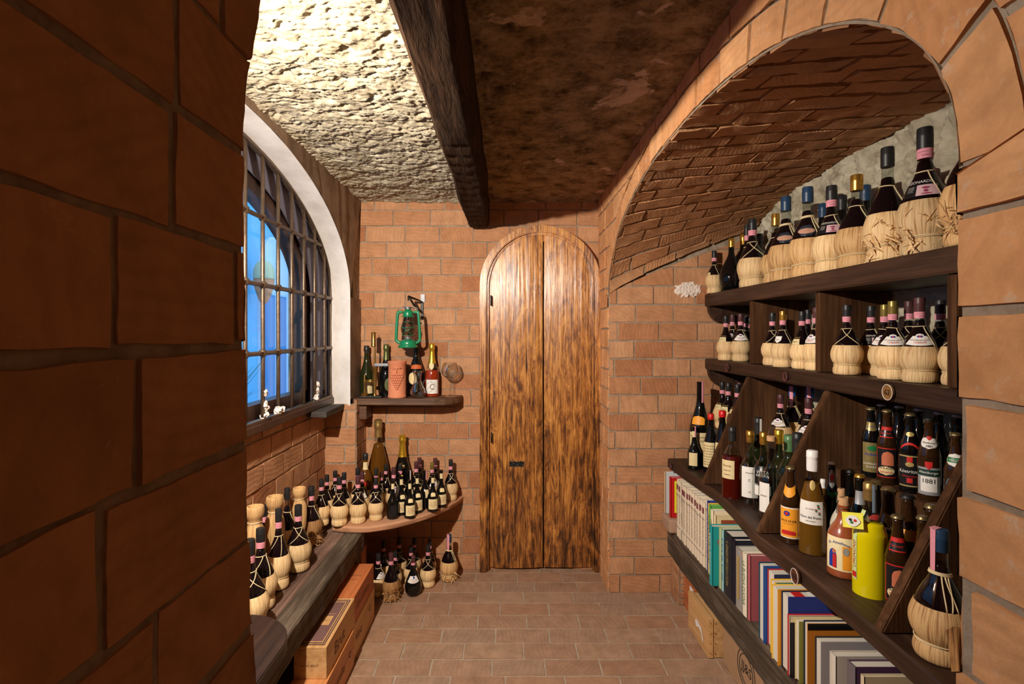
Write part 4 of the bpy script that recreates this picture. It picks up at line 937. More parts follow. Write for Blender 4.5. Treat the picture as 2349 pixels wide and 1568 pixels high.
def beer(label='paul_or', glassm='glass_brown', cap='crown_metal', swing=False):
    root = empty('beer_bottle'); rf = rfun(BEER); glass('bottle_body', BEER, glassm, root)
    for z in (0.055, 0.515):
        bm = bmesh.new(); tube(bm, [(0.1195 * math.sin(a), -0.1195 * math.cos(a), z) for a in [2 * math.pi * i / 28 for i in range(28)]], 0.004, 5, True); fin('glass_ridge', bm, glassm, root, True)
    if swing:
        lo_('stopper', [(0.965, 0.045), (0.972, 0.056), (0.99, 0.05), (1.0, 0.03)], 'cap_white' if swing != 'blue' else 'cap_brightblue', root, 18, n=2)
        bm = bmesh.new()
        for s in (-1, 1): tube(bm, [(0, 0.0, 1.002), (s * 0.05, 0, 0.99), (s * 0.075, -0.01, 0.93), (s * 0.07, -0.02, 0.85), (s * 0.055, -0.05, 0.80)], 0.004, 5)
        fin('wire_bail', bm, 'wire', root, True)
    else: crown(root, 0.052, cap)
    if label == 'paul_or':
        l = patch('label', rf, 0.09, 0.46, 0.235, 0.235, 'label_orange', root, off=0.004); patch('label_border', rf, 0.075, 0.475, 0.255, 0.255, 'paper_white', l, off=0.0025)
        wrap_text('PAULANER', rf, 0.30, 0.20, 'ink_black', l, off=0.007); wrap_text('Salvator Münchner', rf, 0.265, 0.13, 'ink_brown', l, off=0.007)
        m = patch('emblem', rf, 0.36, 0.43, 0.08, 0.08, 'ink_blue', l, th=-0.15, off=0.006, shape='oval'); patch('emblem_face', rf, 0.375, 0.415, 0.045, 0.045, 'ink_red', m, th=-0.15, off=0.009, shape='oval')
        patch('town_view', rf, 0.12, 0.18, 0.18, 0.18, 'ink_red', l, off=0.006, shape='arch'); patch('neck_label', rf, 0.60, 0.72, 0.16, 0.15, 'label_orange', root, off=0.004, bow=0.05)
    elif label == 'salvator':
        l = patch('label', rf, 0.10, 0.47, 0.235, 0.235, 'label_black', root, off=0.004); patch('label_border', rf, 0.088, 0.482, 0.255, 0.255, 'ink_red', l, off=0.0025)
        f = patch('picture', rf, 0.25, 0.44, 0.14, 0.10, plain('ink_skin', srgb(196, 110, 76), 0.6), l, th=0.15, off=0.006, shape='arch')
        patch('badge', rf, 0.12, 0.24, 0.2, 0.2, 'paper_cream', l, off=0.006, shape='oval'); wrap_text('PAULANER', rf, 0.215, 0.19, 'ink_black', l, off=0.009); wrap_text('Salvator', rf, 0.165, 0.15, 'ink_red', l, off=0.009)
        n = patch('neck_label', rf, 0.62, 0.76, 0.17, 0.14, 'ink_red', root, off=0.003); patch('neck_panel', rf, 0.635, 0.715, 0.155, 0.14, 'label_black', n, off=0.006); wrap_text('Salvator', rf, 0.68, 0.12, 'ink_red', n, off=0.009)
    elif label == 'andechs':
        l = patch('label', rf, 0.08, 0.50, 0.25, 0.25, 'label_gold', root, off=0.004)
        patch('picture', rf, 0.38, 0.46, 0.12, 0.12, 'ink_green', l, off=0.006, shape='oval'); wrap_text('Andechs', rf, 0.335, 0.19, 'ink_blue', l, off=0.007)
        wrap_text('DOPPELBOCK', rf, 0.20, 0.22, 'paper_white', l, off=0.007); wrap_text('DUNKEL', rf, 0.155, 0.14, 'paper_white', l, off=0.007)
        n = patch('neck_label', rf, 0.66, 0.78, 0.16, 0.13, 'label_gold', root, off=0.004, bow=0.02); wrap_text('DOPPELBOCK', rf, 0.72, 0.12, 'ink_blue', n, off=0.007)
    elif label == 'kost':
        l = patch('label', rf, 0.07, 0.48, 0.25, 0.25, 'label_black', root, off=0.004); patch('label_line', rf, 0.455, 0.47, 0.25, 0.25, 'ink_gold', l, off=0.006); patch('label_line', rf, 0.085, 0.10, 0.25, 0.25, 'ink_gold', l, off=0.006)
        patch('ribbon', rf, 0.39, 0.455, 0.06, 0.06, 'ink_red', l, off=0.006); patch('ribbon', rf, 0.13, 0.19, 0.06, 0.06, 'ink_red', l, off=0.006)
        patch('emblem', rf, 0.33, 0.39, 0.09, 0.09, 'ink_gold', l, off=0.0065, shape='oval'); wrap_text('Köstritzer', rf, 0.275, 0.23, 'ink_white', l, off=0.008); wrap_text('Schwarzbier', rf, 0.215, 0.16, 'ink_red', l, off=0.008)
        n = patch('neck_label', rf, 0.60, 0.63, 0.2, 0.2, 'ink_red', root, off=0.004, bow=-0.06); patch('neck_emblem', rf, 0.70, 0.76, 0.09, 0.09, 'ink_gold', n, off=0.006, shape='oval')
    elif label == '1881':
        l = patch('label', rf, 0.07, 0.40, 0.25, 0.25, 'label_silver', root, off=0.004); patch('label_panel', rf, 0.11, 0.29, 0.17, 0.17, 'paper_white', l, off=0.006)
        patch('label_band', rf, 0.30, 0.375, 0.25, 0.25, plain('ink_darkgreen', srgb(20, 54, 42), 0.5), l, off=0.006); wrap_text('Altenburger', rf, 0.337, 0.21, 'ink_white', l, off=0.009); wrap_text('1881', rf, 0.24, 0.12, 'ink_black', l, off=0.009)
        patch('shield', rf, 0.375, 0.47, 0.075, 0.075, 'ink_red', l, off=0.007, shape='shield')
        n = patch('neck_label', rf, 0.62, 0.76, 0.2, 0.2, 'paper_white', root, off=0.004, shape='oval'); wrap_text('Altenburger', rf, 0.69, 0.14, 'ink_black', n, off=0.009); wrap_text('1881', rf, 0.655, 0.06, 'ink_black', n, off=0.009); patch('neck_shield', rf, 0.72, 0.77, 0.045, 0.045, 'ink_red', n, off=0.008, shape='shield')
    elif label == 'helles':
        l = patch('label', rf, 0.09, 0.47, 0.22, 0.22, plain('ink_teal', srgb(70, 110, 130), 0.5), root, off=0.004, shape='oval'); patch('portrait', rf, 0.17, 0.40, 0.13, 0.13, plain('ink_sepia', srgb(120, 80, 50), 0.6), l, off=0.007, shape='oval')
        n = patch('neck_label', rf, 0.58, 0.74, 0.2, 0.2, 'paper_white', root, off=0.004, shape='oval'); patch('neck_band', rf, 0.63, 0.69, 0.18, 0.18, 'ink_green', n, off=0.007); wrap_text('HELLES', rf, 0.66, 0.12, 'ink_white', n, off=0.01)
    elif label == 'hb':
        l = patch('label', rf, 0.45, 0.62, 0.16, 0.20, 'paper_white', root, off=0.004, shape='shield'); m = patch('emblem', rf, 0.50, 0.60, 0.11, 0.11, 'ink_blue', l, off=0.007, shape='oval'); wrap_text('HB', rf, 0.55, 0.06, 'ink_white', m, off=0.010)
        patch('label_line', rf, 0.455, 0.475, 0.18, 0.18, 'ink_blue', l, off=0.006)
    elif label == 'red_strip': patch('neck_label', rf, 0.6, 0.66, 0.16, 0.16, 'ink_red', root, off=0.004, bow=-0.05)
    elif label == 'silver': patch('neck_label', rf, 0.68, 0.82, 0.13, 0.12, 'label_silver', root, off=0.004)
    elif label == 'orange': patch('neck_label', rf, 0.58, 0.68, 0.2, 0.17, 'label_orange', root, off=0.004)
    elif label == 'ornate':
        n = patch('neck_label', rf, 0.70, 0.92, 0.10, 0.08, 'label_silver', root, off=0.004, shape='oval'); patch('neck_mark', rf, 0.78, 0.86, 0.05, 0.05, 'ink_red', n, off=0.007, shape='oval'); patch('neck_label', rf, 0.60, 0.66, 0.13, 0.13, 'ink_green', n, off=0.004, shape='shield')
    return root
P = {
 'bordeaux': [(0, 0.11), (0.01, 0.122), (0.04, 0.125), (0.55, 0.125), (0.62, 0.118), (0.68, 0.085), (0.73, 0.056), (0.78, 0.047), (0.93, 0.045), (0.985, 0.046)],
 'burgundy': [(0, 0.12), (0.01, 0.135), (0.04, 0.138), (0.38, 0.138), (0.48, 0.125), (0.58, 0.095), (0.68, 0.062), (0.76, 0.047), (0.90, 0.043), (0.985, 0.045)],
 'champagne': [(0, 0.125), (0.01, 0.142), (0.04, 0.146), (0.36, 0.146), (0.46, 0.132), (0.56, 0.102), (0.66, 0.072), (0.76, 0.054), (0.88, 0.047), (0.985, 0.05)],
 'alsace': [(0, 0.11), (0.01, 0.122), (0.04, 0.125), (0.40, 0.124), (0.52, 0.108), (0.64, 0.082), (0.76, 0.056), (0.86, 0.045), (0.985, 0.043)],
 'cognac': [(0, 0.115), (0.01, 0.132), (0.04, 0.136), (0.48, 0.136), (0.56, 0.128), (0.64, 0.10), (0.71, 0.065), (0.77, 0.05), (0.93, 0.046), (0.985, 0.046)],
 'bell': [(0, 0.13), (0.01, 0.148), (0.04, 0.152), (0.25, 0.152), (0.36, 0.150), (0.44, 0.132), (0.53, 0.09), (0.62, 0.062), (0.72, 0.05), (0.90, 0.046), (0.985, 0.05)],
 'spirit': [(0, 0.12), (0.01, 0.134), (0.04, 0.138), (0.42, 0.138), (0.50, 0.134), (0.57, 0.110), (0.63, 0.07), (0.69, 0.048), (0.80, 0.042), (0.93, 0.042), (0.985, 0.045)],
 'flaskround': [(0, 0.10), (0.02, 0.13), (0.12, 0.19), (0.25, 0.215), (0.38, 0.20), (0.5, 0.15), (0.6, 0.095), (0.68, 0.062), (0.76, 0.05), (0.985, 0.048)],
 'barebulb': [(0, 0.14), (0.012, 0.165), (0.10, 0.205), (0.22, 0.215), (0.33, 0.195), (0.44, 0.155), (0.55, 0.11), (0.63, 0.075), (0.71, 0.056), (0.985, 0.05)],
 'jeroboam': [(0, 0.135), (0.01, 0.155), (0.04, 0.16), (0.30, 0.16), (0.42, 0.15), (0.54, 0.118), (0.66, 0.08), (0.76, 0.058), (0.88, 0.05), (0.985, 0.052)],
}
def wine(kind, gm, cap=None, z0=0.80, rc=None, labels=(), foil=False, cork=False, band=False, name='wine_bottle', strip=None, empty_top=None, capc=None):
    root = empty(name); prof = P[kind]; rf = rfun(prof); rn = rf(0.95)
    if empty_top:   # see-through glass above the drink
        lo_('bottle_glass', [p for p in catmull(prof, 3) if p[0] >= empty_top - 0.002], 'glass_clear', root, 28, n=1, ang=60)
        lo_('drink', [p for p in catmull(prof, 3) if p[0] <= empty_top] + [(empty_top, 0.0)], gm, root, 28, n=1, ang=60)
    else: glass('bottle_body', prof, gm, root)
    if cap:
        r = rc or rn + 0.005
        pr = [(z0, rf(z0) + 0.004)] + [(z0 + (0.93 - z0) * q, max(r, rf(z0 + (0.93 - z0) * q) + 0.004)) for q in (0.25, 0.5, 0.75)] + [(0.93, r), (0.937, r * 1.06), (0.945, r * 1.02), (0.99, r * 1.0), (1.0, r * 0.8)]
        if foil:
            pr = [(z0, rf(z0) + 0.003)] + [(z0 + (0.88 - z0) * q, rf(z0 + (0.88 - z0) * q) + 0.004) for q in (0.2, 0.4, 0.6, 0.8, 1.0)] + [(0.895, rn + 0.012), (0.93, rn + 0.014), (0.945, rn + 0.008), (0.99, rn + 0.012), (1.0, rn * 0.7)]
        lo_('foil_wrap' if foil else 'capsule', pr, cap, root, 24, n=1, ang=50, ripple=0.04 if foil else 0)
    if cork: lo_('cork', [(0.975, 0.036), (0.976, 0.05), (1.03, 0.05), (1.035, 0.045)], 'cork', root, 18, n=1)
    if band: lo_('seal_band', [(z0 - 0.06, rf(z0 - 0.03) + 0.004), (z0, rf(z0) + 0.005)], 'seal_pink', root, 20, n=1, cap=False)
    if strip: patch('tax_strip', rfun([(0, rn + 0.006), (1, rn + 0.006)]), 0.74, 0.99, 0.03, 0.03, strip, root, th=0.6, off=0.003, nx=3, ny=4)
    for L in labels:
        z, h, wd, mt, th = L[:5]; shp = L[5] if len(L) > 5 else 'rect'; l = patch('label', rf, z, z + h, wd, wd, mt, root, th=th, off=0.004, shape=shp)
        for tx, dz, tw, tm in (L[6] if len(L) > 6 else ()): wrap_text(tx, rf, z + dz, tw, tm, l, th=th, off=0.0075)
    return root
PAD = 0.0
PROTO = {}; BOT = []
def place(key, maker, px, ytop, Z, X=None, Y=None, label='', cat='bottle', group=None, da=0.0, rb=1.0, H=None, tilt=0.0):
    """stand a bottle on the level Z at depth X or Y so that it appears in column px with its top at ytop"""
    if X is not None: Y = F * X / (px - CX)
    else: X = (px - CX) * Y / F
    if H is None: H = (CY - ytop) * Y / F + CZ - Z
    if key in PROTO: o = copy_tree(PROTO[key])
    else: o = maker(); PROTO[key] = o; o['_p'] = 1
    BOT.append(dict(o=o, px=px, yt=ytop, X=X, Y=Y, Z=Z, rb=rb, da=da, key=key, Y0=Y, cat=cat, p0=px)); o.rotation_euler = (0, tilt, math.atan2(-X, Y) + da)
    tag(o, label, cat, group)
    return o
SF = lambda **k: (lambda: straw_flask(**k))
K = {
 'f_x': SF(cordst='x'), 'f_lab': SF(label='small', cordst='one'), 'f_mar': SF(cap='cap_maroon', cordst='x'), 'f_collar': SF(cap='cap_maroon', label='collar', cordst='one'), 'f_collar_g': SF(cap='cap_olive', label='collar', cordst='one', seed=3),
 'f_collar_b': SF(label='collar', cordst='one'), 'f_cream': SF(label='cream', cordst=None), 'f_heart': SF(cap='cap_gold', label='heart', cordst='one', straw='straw'), 'f_left': SF(cordst='left'), 'f_leo': SF(label='leonardo', cordst='one', tatter=22, seed=5, straw='straw'),
 'f_leo2': SF(label='leonardo', cordst='one', seed=6), 'f_blue': SF(cap='cap_blue', band=False, wax=True, cordst='knot', straw='straw_tan', seed=7), 'f_gold': SF(cap='cap_gold', band=False, cordst='one', straw='straw_tan', seed=8),
 'f_tat': SF(band=False, cordst='one', tatter=40, seed=9), 'f_tat2': SF(cordst='one', tatter=40, seed=12, straw='straw_tan'), 'f_strip': SF(cap='cap_blue', band=False, strip=True, cordst='knot', tatter=20, seed=10, straw='straw_tan'),
 'f_brown': SF(cap='cap_maroon', cordst=None, tatter=44, seed=14, straw='straw_brown'), 'f_fringe': SF(cordst='one', straw='straw_brown', tatter=30, seed=15), 'f_bluelong': SF(cap='cap_brightblue', band=False, cordst='knot', strip=True), 'f_knot': SF(cordst='knot', seed=21),
 'f_big': SF(cap='cap_blue', band=False, strip=True, cordst='knot', straw='straw_tan', seed=33),
}
def fl(k, px, ytop, Z, label, **kw): return place(k, K[k], px, ytop, Z, label=label, cat=kw.pop('cat', 'flask'), **kw)
e = 0.0005
# --- top shelf
G1 = 'straw flasks on the top shelf'
for a in (
 ('f_lab', 1640, 575, 1.093, 'smallest straw flask on the top shelf, at its far left end', -0.3, 1),
 ('f_x', 1726, 502, 1.14, 'black capped pink banded flask, third thing from the left on the top shelf', 0.2, 1.05),
 ('f_x', 1711, 515, 1.20, 'black capped flask half hidden just left of the pink banded flask on the top shelf', 0.5, 0.62),
 ('f_gold', 1779, 490, 1.18, 'gold capped flask tucked behind the first blue capped flask on the top shelf', 0.4, 0.95),
 ('f_blue', 1803, 451, 1.15, 'farther of the two blue capped flasks with a big dusty seal on the top shelf', -0.1, 1),
 ('f_blue', 1853, 429, 1.15, 'nearer blue capped flask with a big dusty seal and raffia on the top shelf', -0.1, 1),
 ('f_leo2', 1910, 426, 1.15, 'smaller pink portrait label flask between blue cap and gold cap on the top shelf', -0.2, 1.02),
 ('f_gold', 1963, 401, 1.145, 'tall gold capped flask with tan straw in the middle of the top shelf', -0.1, 1.06),
 ('f_tat', 2036, 338, 1.15, 'flask with frayed straw and plain black cap, left of the large portrait label flask', 0.25, 0.9),
 ('f_leo', 2122, 293, 1.15, 'largest flask on the top shelf, black label reading LEONARDO and pink portrait', -0.25, 0.95),
 ('f_tat2', 2232, 232, 1.13, 'flask with ragged straw cut off by the right brick pier on the top shelf', 0.2, 0.95)):
    fl(a[0], a[1], a[2], ZT + e, a[4], X=a[3], group=G1, da=a[5], rb=a[6])
W = lambda *a, **k: (lambda: wine(*a, **k))
place('round_dark', W('flaskround', 'glass_black', 'cap_gold', 0.83, name='round_bottle'), 1678, 546, ZT + e, X=1.13, label='dark strawless round bottle with gold cap near the left end of the top shelf', cat='bottle')
SL = W('bordeaux', 'glass_black', 'cap_black', 0.82, band=True)
for (px, yt, X, ck, lab) in ((1705, 537, 1.27, 'cap_gold', 'gold capped dark bottle at the back of the top shelf above the round dark bottle'), (1742, 536, 1.29, 'cap_black', 'short black capped bottle behind, right of the pink banded flask on the top shelf'), (1888, 467, 1.285, 'cap_blue', 'navy capped bottle with pink strip between the blue cap and the portrait label flask'),
    (1931, 448, 1.285, 'cap_black', 'black capped bottle behind the smaller portrait label flask on the top shelf'), (1985, 425, 1.285, 'cap_blue', 'blue capped bottle behind the tall gold capped flask on the top shelf'), (2147, 388, 1.30, 'cap_maroon', 'thin reddish capped bottle peeping out behind the large LEONARDO flask'), (2178, 447, 1.295, 'cap_black', 'low dark bottle at the back between the LEONARDO flask and the pier')):
    place('slim_' + ck, W('bordeaux', 'glass_black', ck, 0.82, band=(ck == 'cap_maroon')), px, yt, ZT + e, X=min(X, (px - CX) * 2.73 / F), label=lab, group='bottles at the back of the top shelf', rb=1.1)
# --- middle shelf
G2 = 'straw flasks on the middle shelf'
for a in (
 ('f_cream', 1665, 724, 1.10, 'leftmost flask on the middle shelf, cream label', -0.2, 1),
 ('f_collar', 1680, 721, 1.185, 'maroon capped flask with white collar label, second in the left bay of the middle shelf', -0.2, 0.95),
 ('f_collar', 1699, 719, 1.13, 'maroon capped flask with white label, front of the left bay, middle shelf', 0.0, 1),
 ('f_knot', 1712, 724, 1.19, 'black capped flask right behind the front maroon flask in the left bay', 0.3, 0.95),
 ('f_x', 1720, 728, 1.28, 'flask mostly hidden by the far divider in the left bay of the middle shelf', 0.0, 0.9),
 ('f_x', 1772, 717, 1.125, 'black capped flask with crossed cord, left of the gold capped one in the second bay', 0.35, 1),
 ('f_heart', 1796, 713, 1.10, 'gold capped flask with small white heart label in the second bay', -0.1, 1),
 ('f_cream', 1843, 714, 1.125, 'black capped cream label flask behind the maroon one ending the second bay', -0.5, 0.98),
 ('f_cream', 1853, 710, 1.205, 'black capped flask peeping between two others at the right of the second bay', 0.2, 0.95),
 ('f_collar', 1870, 705, 1.12, 'maroon capped flask with white label partly behind the central divider', -0.7, 1),
 ('f_x', 1943, 699, 1.11, 'black capped flask with crossed cord standing alone left in the third bay', 0.0, 1.03),
 ('f_leo2', 1998, 701, 1.20, 'black capped flask behind, between the lone flask and the olive capped pair', 0.2, 1),
 ('f_collar_g', 2030, 698, 1.18, 'olive gold capped flask behind its olive capped twin in the third bay', -0.3, 1),
 ('f_collar_g', 2049, 690, 1.12, 'olive gold capped flask with CHIANTI label at the front of the third bay', 0.0, 1.02),
 ('f_mar', 2085, 690, 1.26, 'maroon capped flask behind, between the olive capped and the large maroon capped flask', 0.1, 1),
 ('f_collar', 2110, 682, 1.12, 'largest maroon capped flask with white CHIANTI label on the middle shelf', 0.0, 1.03),
 ('f_x', 2157, 688, 1.215, 'black capped flask with crossed cord behind, right of the large maroon capped flask', 0.0, 1),
 ('f_x', 2204, 672, 1.12, 'flask cut off by the right brick pier on the middle shelf', 0.0, 1)):
    fl(a[0], a[1], a[2], ZM + e, a[4], X=a[3], group=G2, da=a[5], rb=a[6])
# --- lower shelf, far bay
zz = ZL + e
place('magnum', W('burgundy', 'glass_black', None, labels=((0.16, 0.24, 0.24, 'paper_cream', -0.25, 'rect', (('Nero Rosso', 0.19, 0.19, 'ink_brown'), ('della Casa', 0.15, 0.18, 'ink_brown'), ('1988', 0.10, 0.08, 'ink_brown'))), (0.49, 0.10, 0.17, 'label_orange', -0.25, 'arch')), strip='seal_pink'), 1603, 872, zz, X=1.0, label='very tall black magnum bottle with cream label against the alcove end wall', cat='bottle', rb=0.9)
place('smallblk', W('bell', 'glass_black', None, labels=((0.09, 0.30, 0.2, 'paper_cream', 0.0), (0.74, 0.14, 0.09, 'paper_cream', 0.0)), strip='seal_pink'), 1596, 976, zz, X=0.945, label='small black bottle with cream label in front of the tall black magnum', cat='bottle', da=-0.2)
place('redcap', W('alsace', 'glass_black', 'cap_red', 0.90, rc=0.052, labels=((0.10, 0.42, 0.24, 'paper_cream', 0.0, 'rect', tuple(('vino da tavola arte'[:14 + k % 5], 0.05 + 0.045 * k, 0.2, 'ink_brown') for k in range(8))),)), 1631, 948, zz, X=0.965, label='red capped black wine bottle with densely printed cream label', cat='bottle', group='red capped wine bottles', da=-0.3)
place('redcap', None, 1657, 941, zz, X=1.035, label='second red capped black bottle, behind the slanting divider', cat='bottle', group='red capped wine bottles')
zs = ZL + 0.181
G3 = 'straw flasks on the raised ledges'
for a in (
 ('f_cream', 1657, 876, 1.105, 'leftmost small flask on the raised ledge behind the red-capped bottles', -0.4), ('f_cream', 1673, 878, 1.105, 'second small flask from the left on the raised ledge behind the red caps', -0.3), ('f_cream', 1690, 881, 1.11, 'third small flask on the raised ledge behind the red caps, cream label', -0.2),
 ('f_mar', 1700, 877, 1.21, 'maroon capped flask at the back of the far raised ledge', 0.2), ('f_mar', 1712, 878, 1.195, 'second maroon capped flask at the back of the far raised ledge', 0.3),
 ('f_collar', 1791, 904, 1.165, 'maroon capped flask with white label above the clear spirit bottles', -0.4), ('f_bluelong', 1817, 885, 1.25, 'bright blue capped flask, the left of two under the middle shelf', 0.2), ('f_bluelong', 1858, 886, 1.24, 'bright blue capped flask, the right of two under the middle shelf', 0.2), ('f_collar', 1855, 912, 1.15, 'maroon capped flask with white label beside the middle slanting divider', -0.3)):
    fl(a[0], a[1], a[2], zs, a[4], X=a[3], group=G3, da=a[5])
# --- lower shelf, spirits bay
place('cognac', W('cognac', 'liquor_cognac', 'cap_black', 0.80, rc=0.052, labels=((0.28, 0.26, 0.20, 'paper_cream', -0.5, 'rect', (('Brandy', 0.18, 0.12, 'ink_brown'), ('riserva', 0.12, 0.10, 'ink_brown'), ('cantina', 0.06, 0.09, 'ink_brown'))),), empty_top=0.60, name='brandy_bottle'), 1680, 978, zz, X=0.922, label='reddish brown brandy bottle with cream label and black cap', cat='bottle')
def thin_glass2():
    thin_glass('drink_clear', (0.90, 0.92, 0.91)); return MATS['drink_clear']
place('grappa', W('spirit', thin_glass2(), 'cap_gold', 0.84, rc=0.05, labels=((0.10, 0.42, 0.22, 'paper_white', -0.05, 'rect', (('MOLINARI', 0.34, 0.10, 'ink_black'), ('C', 0.24, 0.03, 'ink_black'), ('42', 0.08, 0.03, 'ink_brown'))),), empty_top=0.50, name='spirit_bottle'), 1721, 987, zz, X=0.949, label='clear spirit bottle with gold cap and large white label', cat='bottle', rb=1.02)
place('darkstrip', W('bordeaux', 'glass_olive', 'cap_black', 0.80, strip='paper_white'), 1739, 957, zz, X=1.012, label='dark bottle with grey paper strip over its cap, behind the clear spirit bottles', cat='bottle')
place('blklabel', W('spirit', MATS['drink_clear'], 'cap_gold', 0.84, rc=0.05, labels=((0.36, 0.22, 0.2, 'label_black', -0.1, 'rect', (('VITTA', 0.15, 0.15, 'ink_white'), ('NEGRA', 0.11, 0.15, 'ink_white'))), (0.22, 0.12, 0.2, 'paper_white', -0.1)), empty_top=0.52, name='spirit_bottle'), 1757, 990, zz, X=0.968, label='clear spirit bottle with gold cap and black label', cat='bottle')
place('corked', W('spirit', MATS['drink_clear'], None, labels=((0.12, 0.36, 0.13, 'paper_white', -0.6, 'rect', (('grappa', 0.2, 0.08, 'ink_brown'),)),), cork=True, empty_top=0.30, name='spirit_bottle'), 1771, 1006, zz, X=0.938, label='clear corked spirit bottle, nearest in the row beside the slanting divider', cat='bottle', rb=1.05)
place('goldfoil', W('spirit', 'glass_olive', 'foil_gold', 0.82, rc=0.054, name='spirit_bottle'), 1782, 985, zz, X=1.035, label='shiny gold capped bottle behind the corked spirit bottle', cat='bottle')
place('greencap', W('cognac', 'glass_olive', 'cap_green', 0.80, rc=0.058, labels=((0.12, 0.3, 0.2, 'paper_cream', 0.3),), name='spirit_bottle'), 1807, 997, zz, X=1.02, label='dark bottle with green capsule beside the corked spirit bottle', cat='bottle', rb=1.1)
place('blkcap', W('bordeaux', 'glass_black', 'cap_black', 0.78, rc=0.054, labels=((0.70, 0.07, 0.08, 'label_silver', 0.0),)), 1829, 992, zz, X=1.0, label='black capped bottle squeezed against the middle slanting divider', cat='bottle')
# --- lower shelf, beer bay
BR = lambda **k: (lambda: beer(**k))
zb = ZL + 0.229
GB = 'beer bottles in the upper row'
for a in (('b_and', dict(label='andechs', glassm='glass_black'), 1998, 932, 1.12, 'beer bottle with gold label reading DOPPELBOCK DUNKEL', 0.1), ('b_sal', dict(label='salvator', glassm='glass_brown'), 2035, 937, 1.12, 'dark beer with red edged black label and monk picture, in the upper row', -0.1),
 ('b_kos', dict(label='kost', glassm='glass_black'), 2088, 945, 1.12, 'black beer bottle with label reading Köstritzer and red ribbon', -0.05), ('b_1881', dict(label='1881', glassm='glass_brown', cap='iron_black'), 2132, 955, 1.12, 'beer bottle with silver and white 1881 label', -0.05), ('b_hel', dict(label='helles', glassm='glass_brown'), 2193, 990, 1.10, 'beer bottle with green and white HELLES neck label, next to the pier', -0.1)):
    place(a[0], BR(**a[1]), a[2], a[3], zb, X=a[4], label=a[5], group=GB, da=a[6])
for k, (px, yt, X, nm) in enumerate(((2021, 926, 1.21, 'leftmost'), (2062, 930, 1.22, 'second'), (2106, 936, 1.23, 'third'), (2153, 944, 1.23, 'fourth'), (2196, 950, 1.22, 'rightmost'))):
    place('b_swing', BR(label=None, glassm='glass_black', swing='white'), px, yt, zb, X=X, label=nm + ' of the swing-top bottles at the back under the middle shelf', group='swing-top bottles at the back')
zz2 = zz
place('b_por', BR(label='paul_or', glassm='glass_brown'), 1814, 1067, zz, X=0.913, label='beer bottle with orange PAULANER label, leftmost on the near part of the lower shelf', da=-0.25)
place('ponte', W('alsace', 'liquor_amber', 'cap_white', 0.80, rc=0.056, labels=((0.30, 0.22, 0.235, 'paper_white', -0.05, 'rect', (('Fiore del Ponte', 0.07, 0.2, 'ink_black'), ('LA CAMERA', 0.15, 0.09, 'ink_brown'), ('vino bianco', 0.035, 0.09, 'ink_brown'))), (0.62, 0.1, 0.05, 'ink_gold', 0.1, 'oval')), empty_top=0.70), 1869, 1032, zz, X=0.919, label='tall amber wine bottle with white cap and white label reading del Ponte', cat='bottle', da=-0.1)
def grapes(root, rf):
    l = [c for c in kids(root) if c.name.startswith('label')][0]; rnd = random.Random(2)
    for k in range(7): patch('grape_print', rf, 0.40 + 0.014 * k, 0.414 + 0.014 * k, 0.022, 0.022, 'ink_magenta' if k % 2 else 'ink_green', l, th=0.45 + rnd.uniform(-0.12, 0.12), off=0.008, shape='oval', nx=4, ny=4)
grapes(PROTO['ponte'], rfun(P['alsace']))
STO = [(0, 0.16), (0.012, 0.185), (0.05, 0.19), (0.42, 0.19), (0.52, 0.18), (0.61, 0.145), (0.68, 0.10), (0.75, 0.073), (0.84, 0.068), (0.90, 0.068)]
def stone(mat):
    root = empty('stoneware_bottle'); rf = rfun(STO); glass('bottle_body', STO, mat, root)
    lo_('swing_stopper', [(0.90, 0.06), (0.905, 0.068), (0.985, 0.066), (1.0, 0.055)], 'cork', root, 20, n=1)
    bm = bmesh.new()
    for z, r in ((0.87, 0.077), (0.83, 0.078)): tube(bm, [(r * math.sin(a), -r * math.cos(a), z) for a in [2 * math.pi * i / 20 for i in range(20)]], 0.005, 5, True)
    for s in (-1, 1): tube(bm, [(s * 0.03, -0.04, 1.0), (s * 0.06, -0.045, 0.95), (s * 0.075, -0.03, 0.87), (s * 0.08, 0.0, 0.78), (s * 0.07, -0.04, 0.80)], 0.005, 5)
    tube(bm, [(-0.03, -0.04, 1.0), (0, 0, 1.006), (0.03, -0.04, 1.0)], 0.005, 5); fin('wire_bail', bm, 'wire', root, True)
    l = patch('label', rf, 0.10, 0.52, 0.42, 0.42, plain('paper_warm', srgb(236, 222, 178), 0.6), root, off=0.004, bow=0.0); patch('label_panel', rf, 0.12, 0.42, 0.16, 0.16, 'label_orange', l, th=0.45, off=0.006)
    wrap_text('St. Amatheus', rf, 0.46, 0.26, 'ink_blue', l, th=-0.2, off=0.008, bow=-0.03)
    f = patch('figure', rf, 0.13, 0.37, 0.10, 0.06, 'ink_blue', l, th=-0.55, off=0.008, shape='arch'); patch('figure_robe', rf, 0.13, 0.30, 0.045, 0.045, 'ink_red', f, th=-0.42, off=0.011); patch('figure_head', rf, 0.31, 0.37, 0.04, 0.04, plain('ink_skin', srgb(196, 110, 76), 0.6), f, th=-0.45, off=0.012, shape='oval')
    patch('jug_print', rf, 0.30, 0.41, 0.07, 0.07, 'label_silver', l, th=0.25, off=0.009, shape='oval'); patch('scroll_print', rf, 0.12, 0.38, 0.045, 0.045, 'ink_red', l, th=0.85, off=0.009)
    return root
place('st_w', lambda: stone('stoneware_white'), 1925, 1120, zz, X=1.0, label='white glazed stoneware bottle with swing stopper behind the brown one', cat='bottle', da=0.0, rb=0.92)
place('st_b', lambda: stone('stoneware_brown'), 1939, 1140, zz, X=0.937, label='brown glazed stoneware bottle with swing stopper and cartoon label', cat='bottle', da=-0.1)
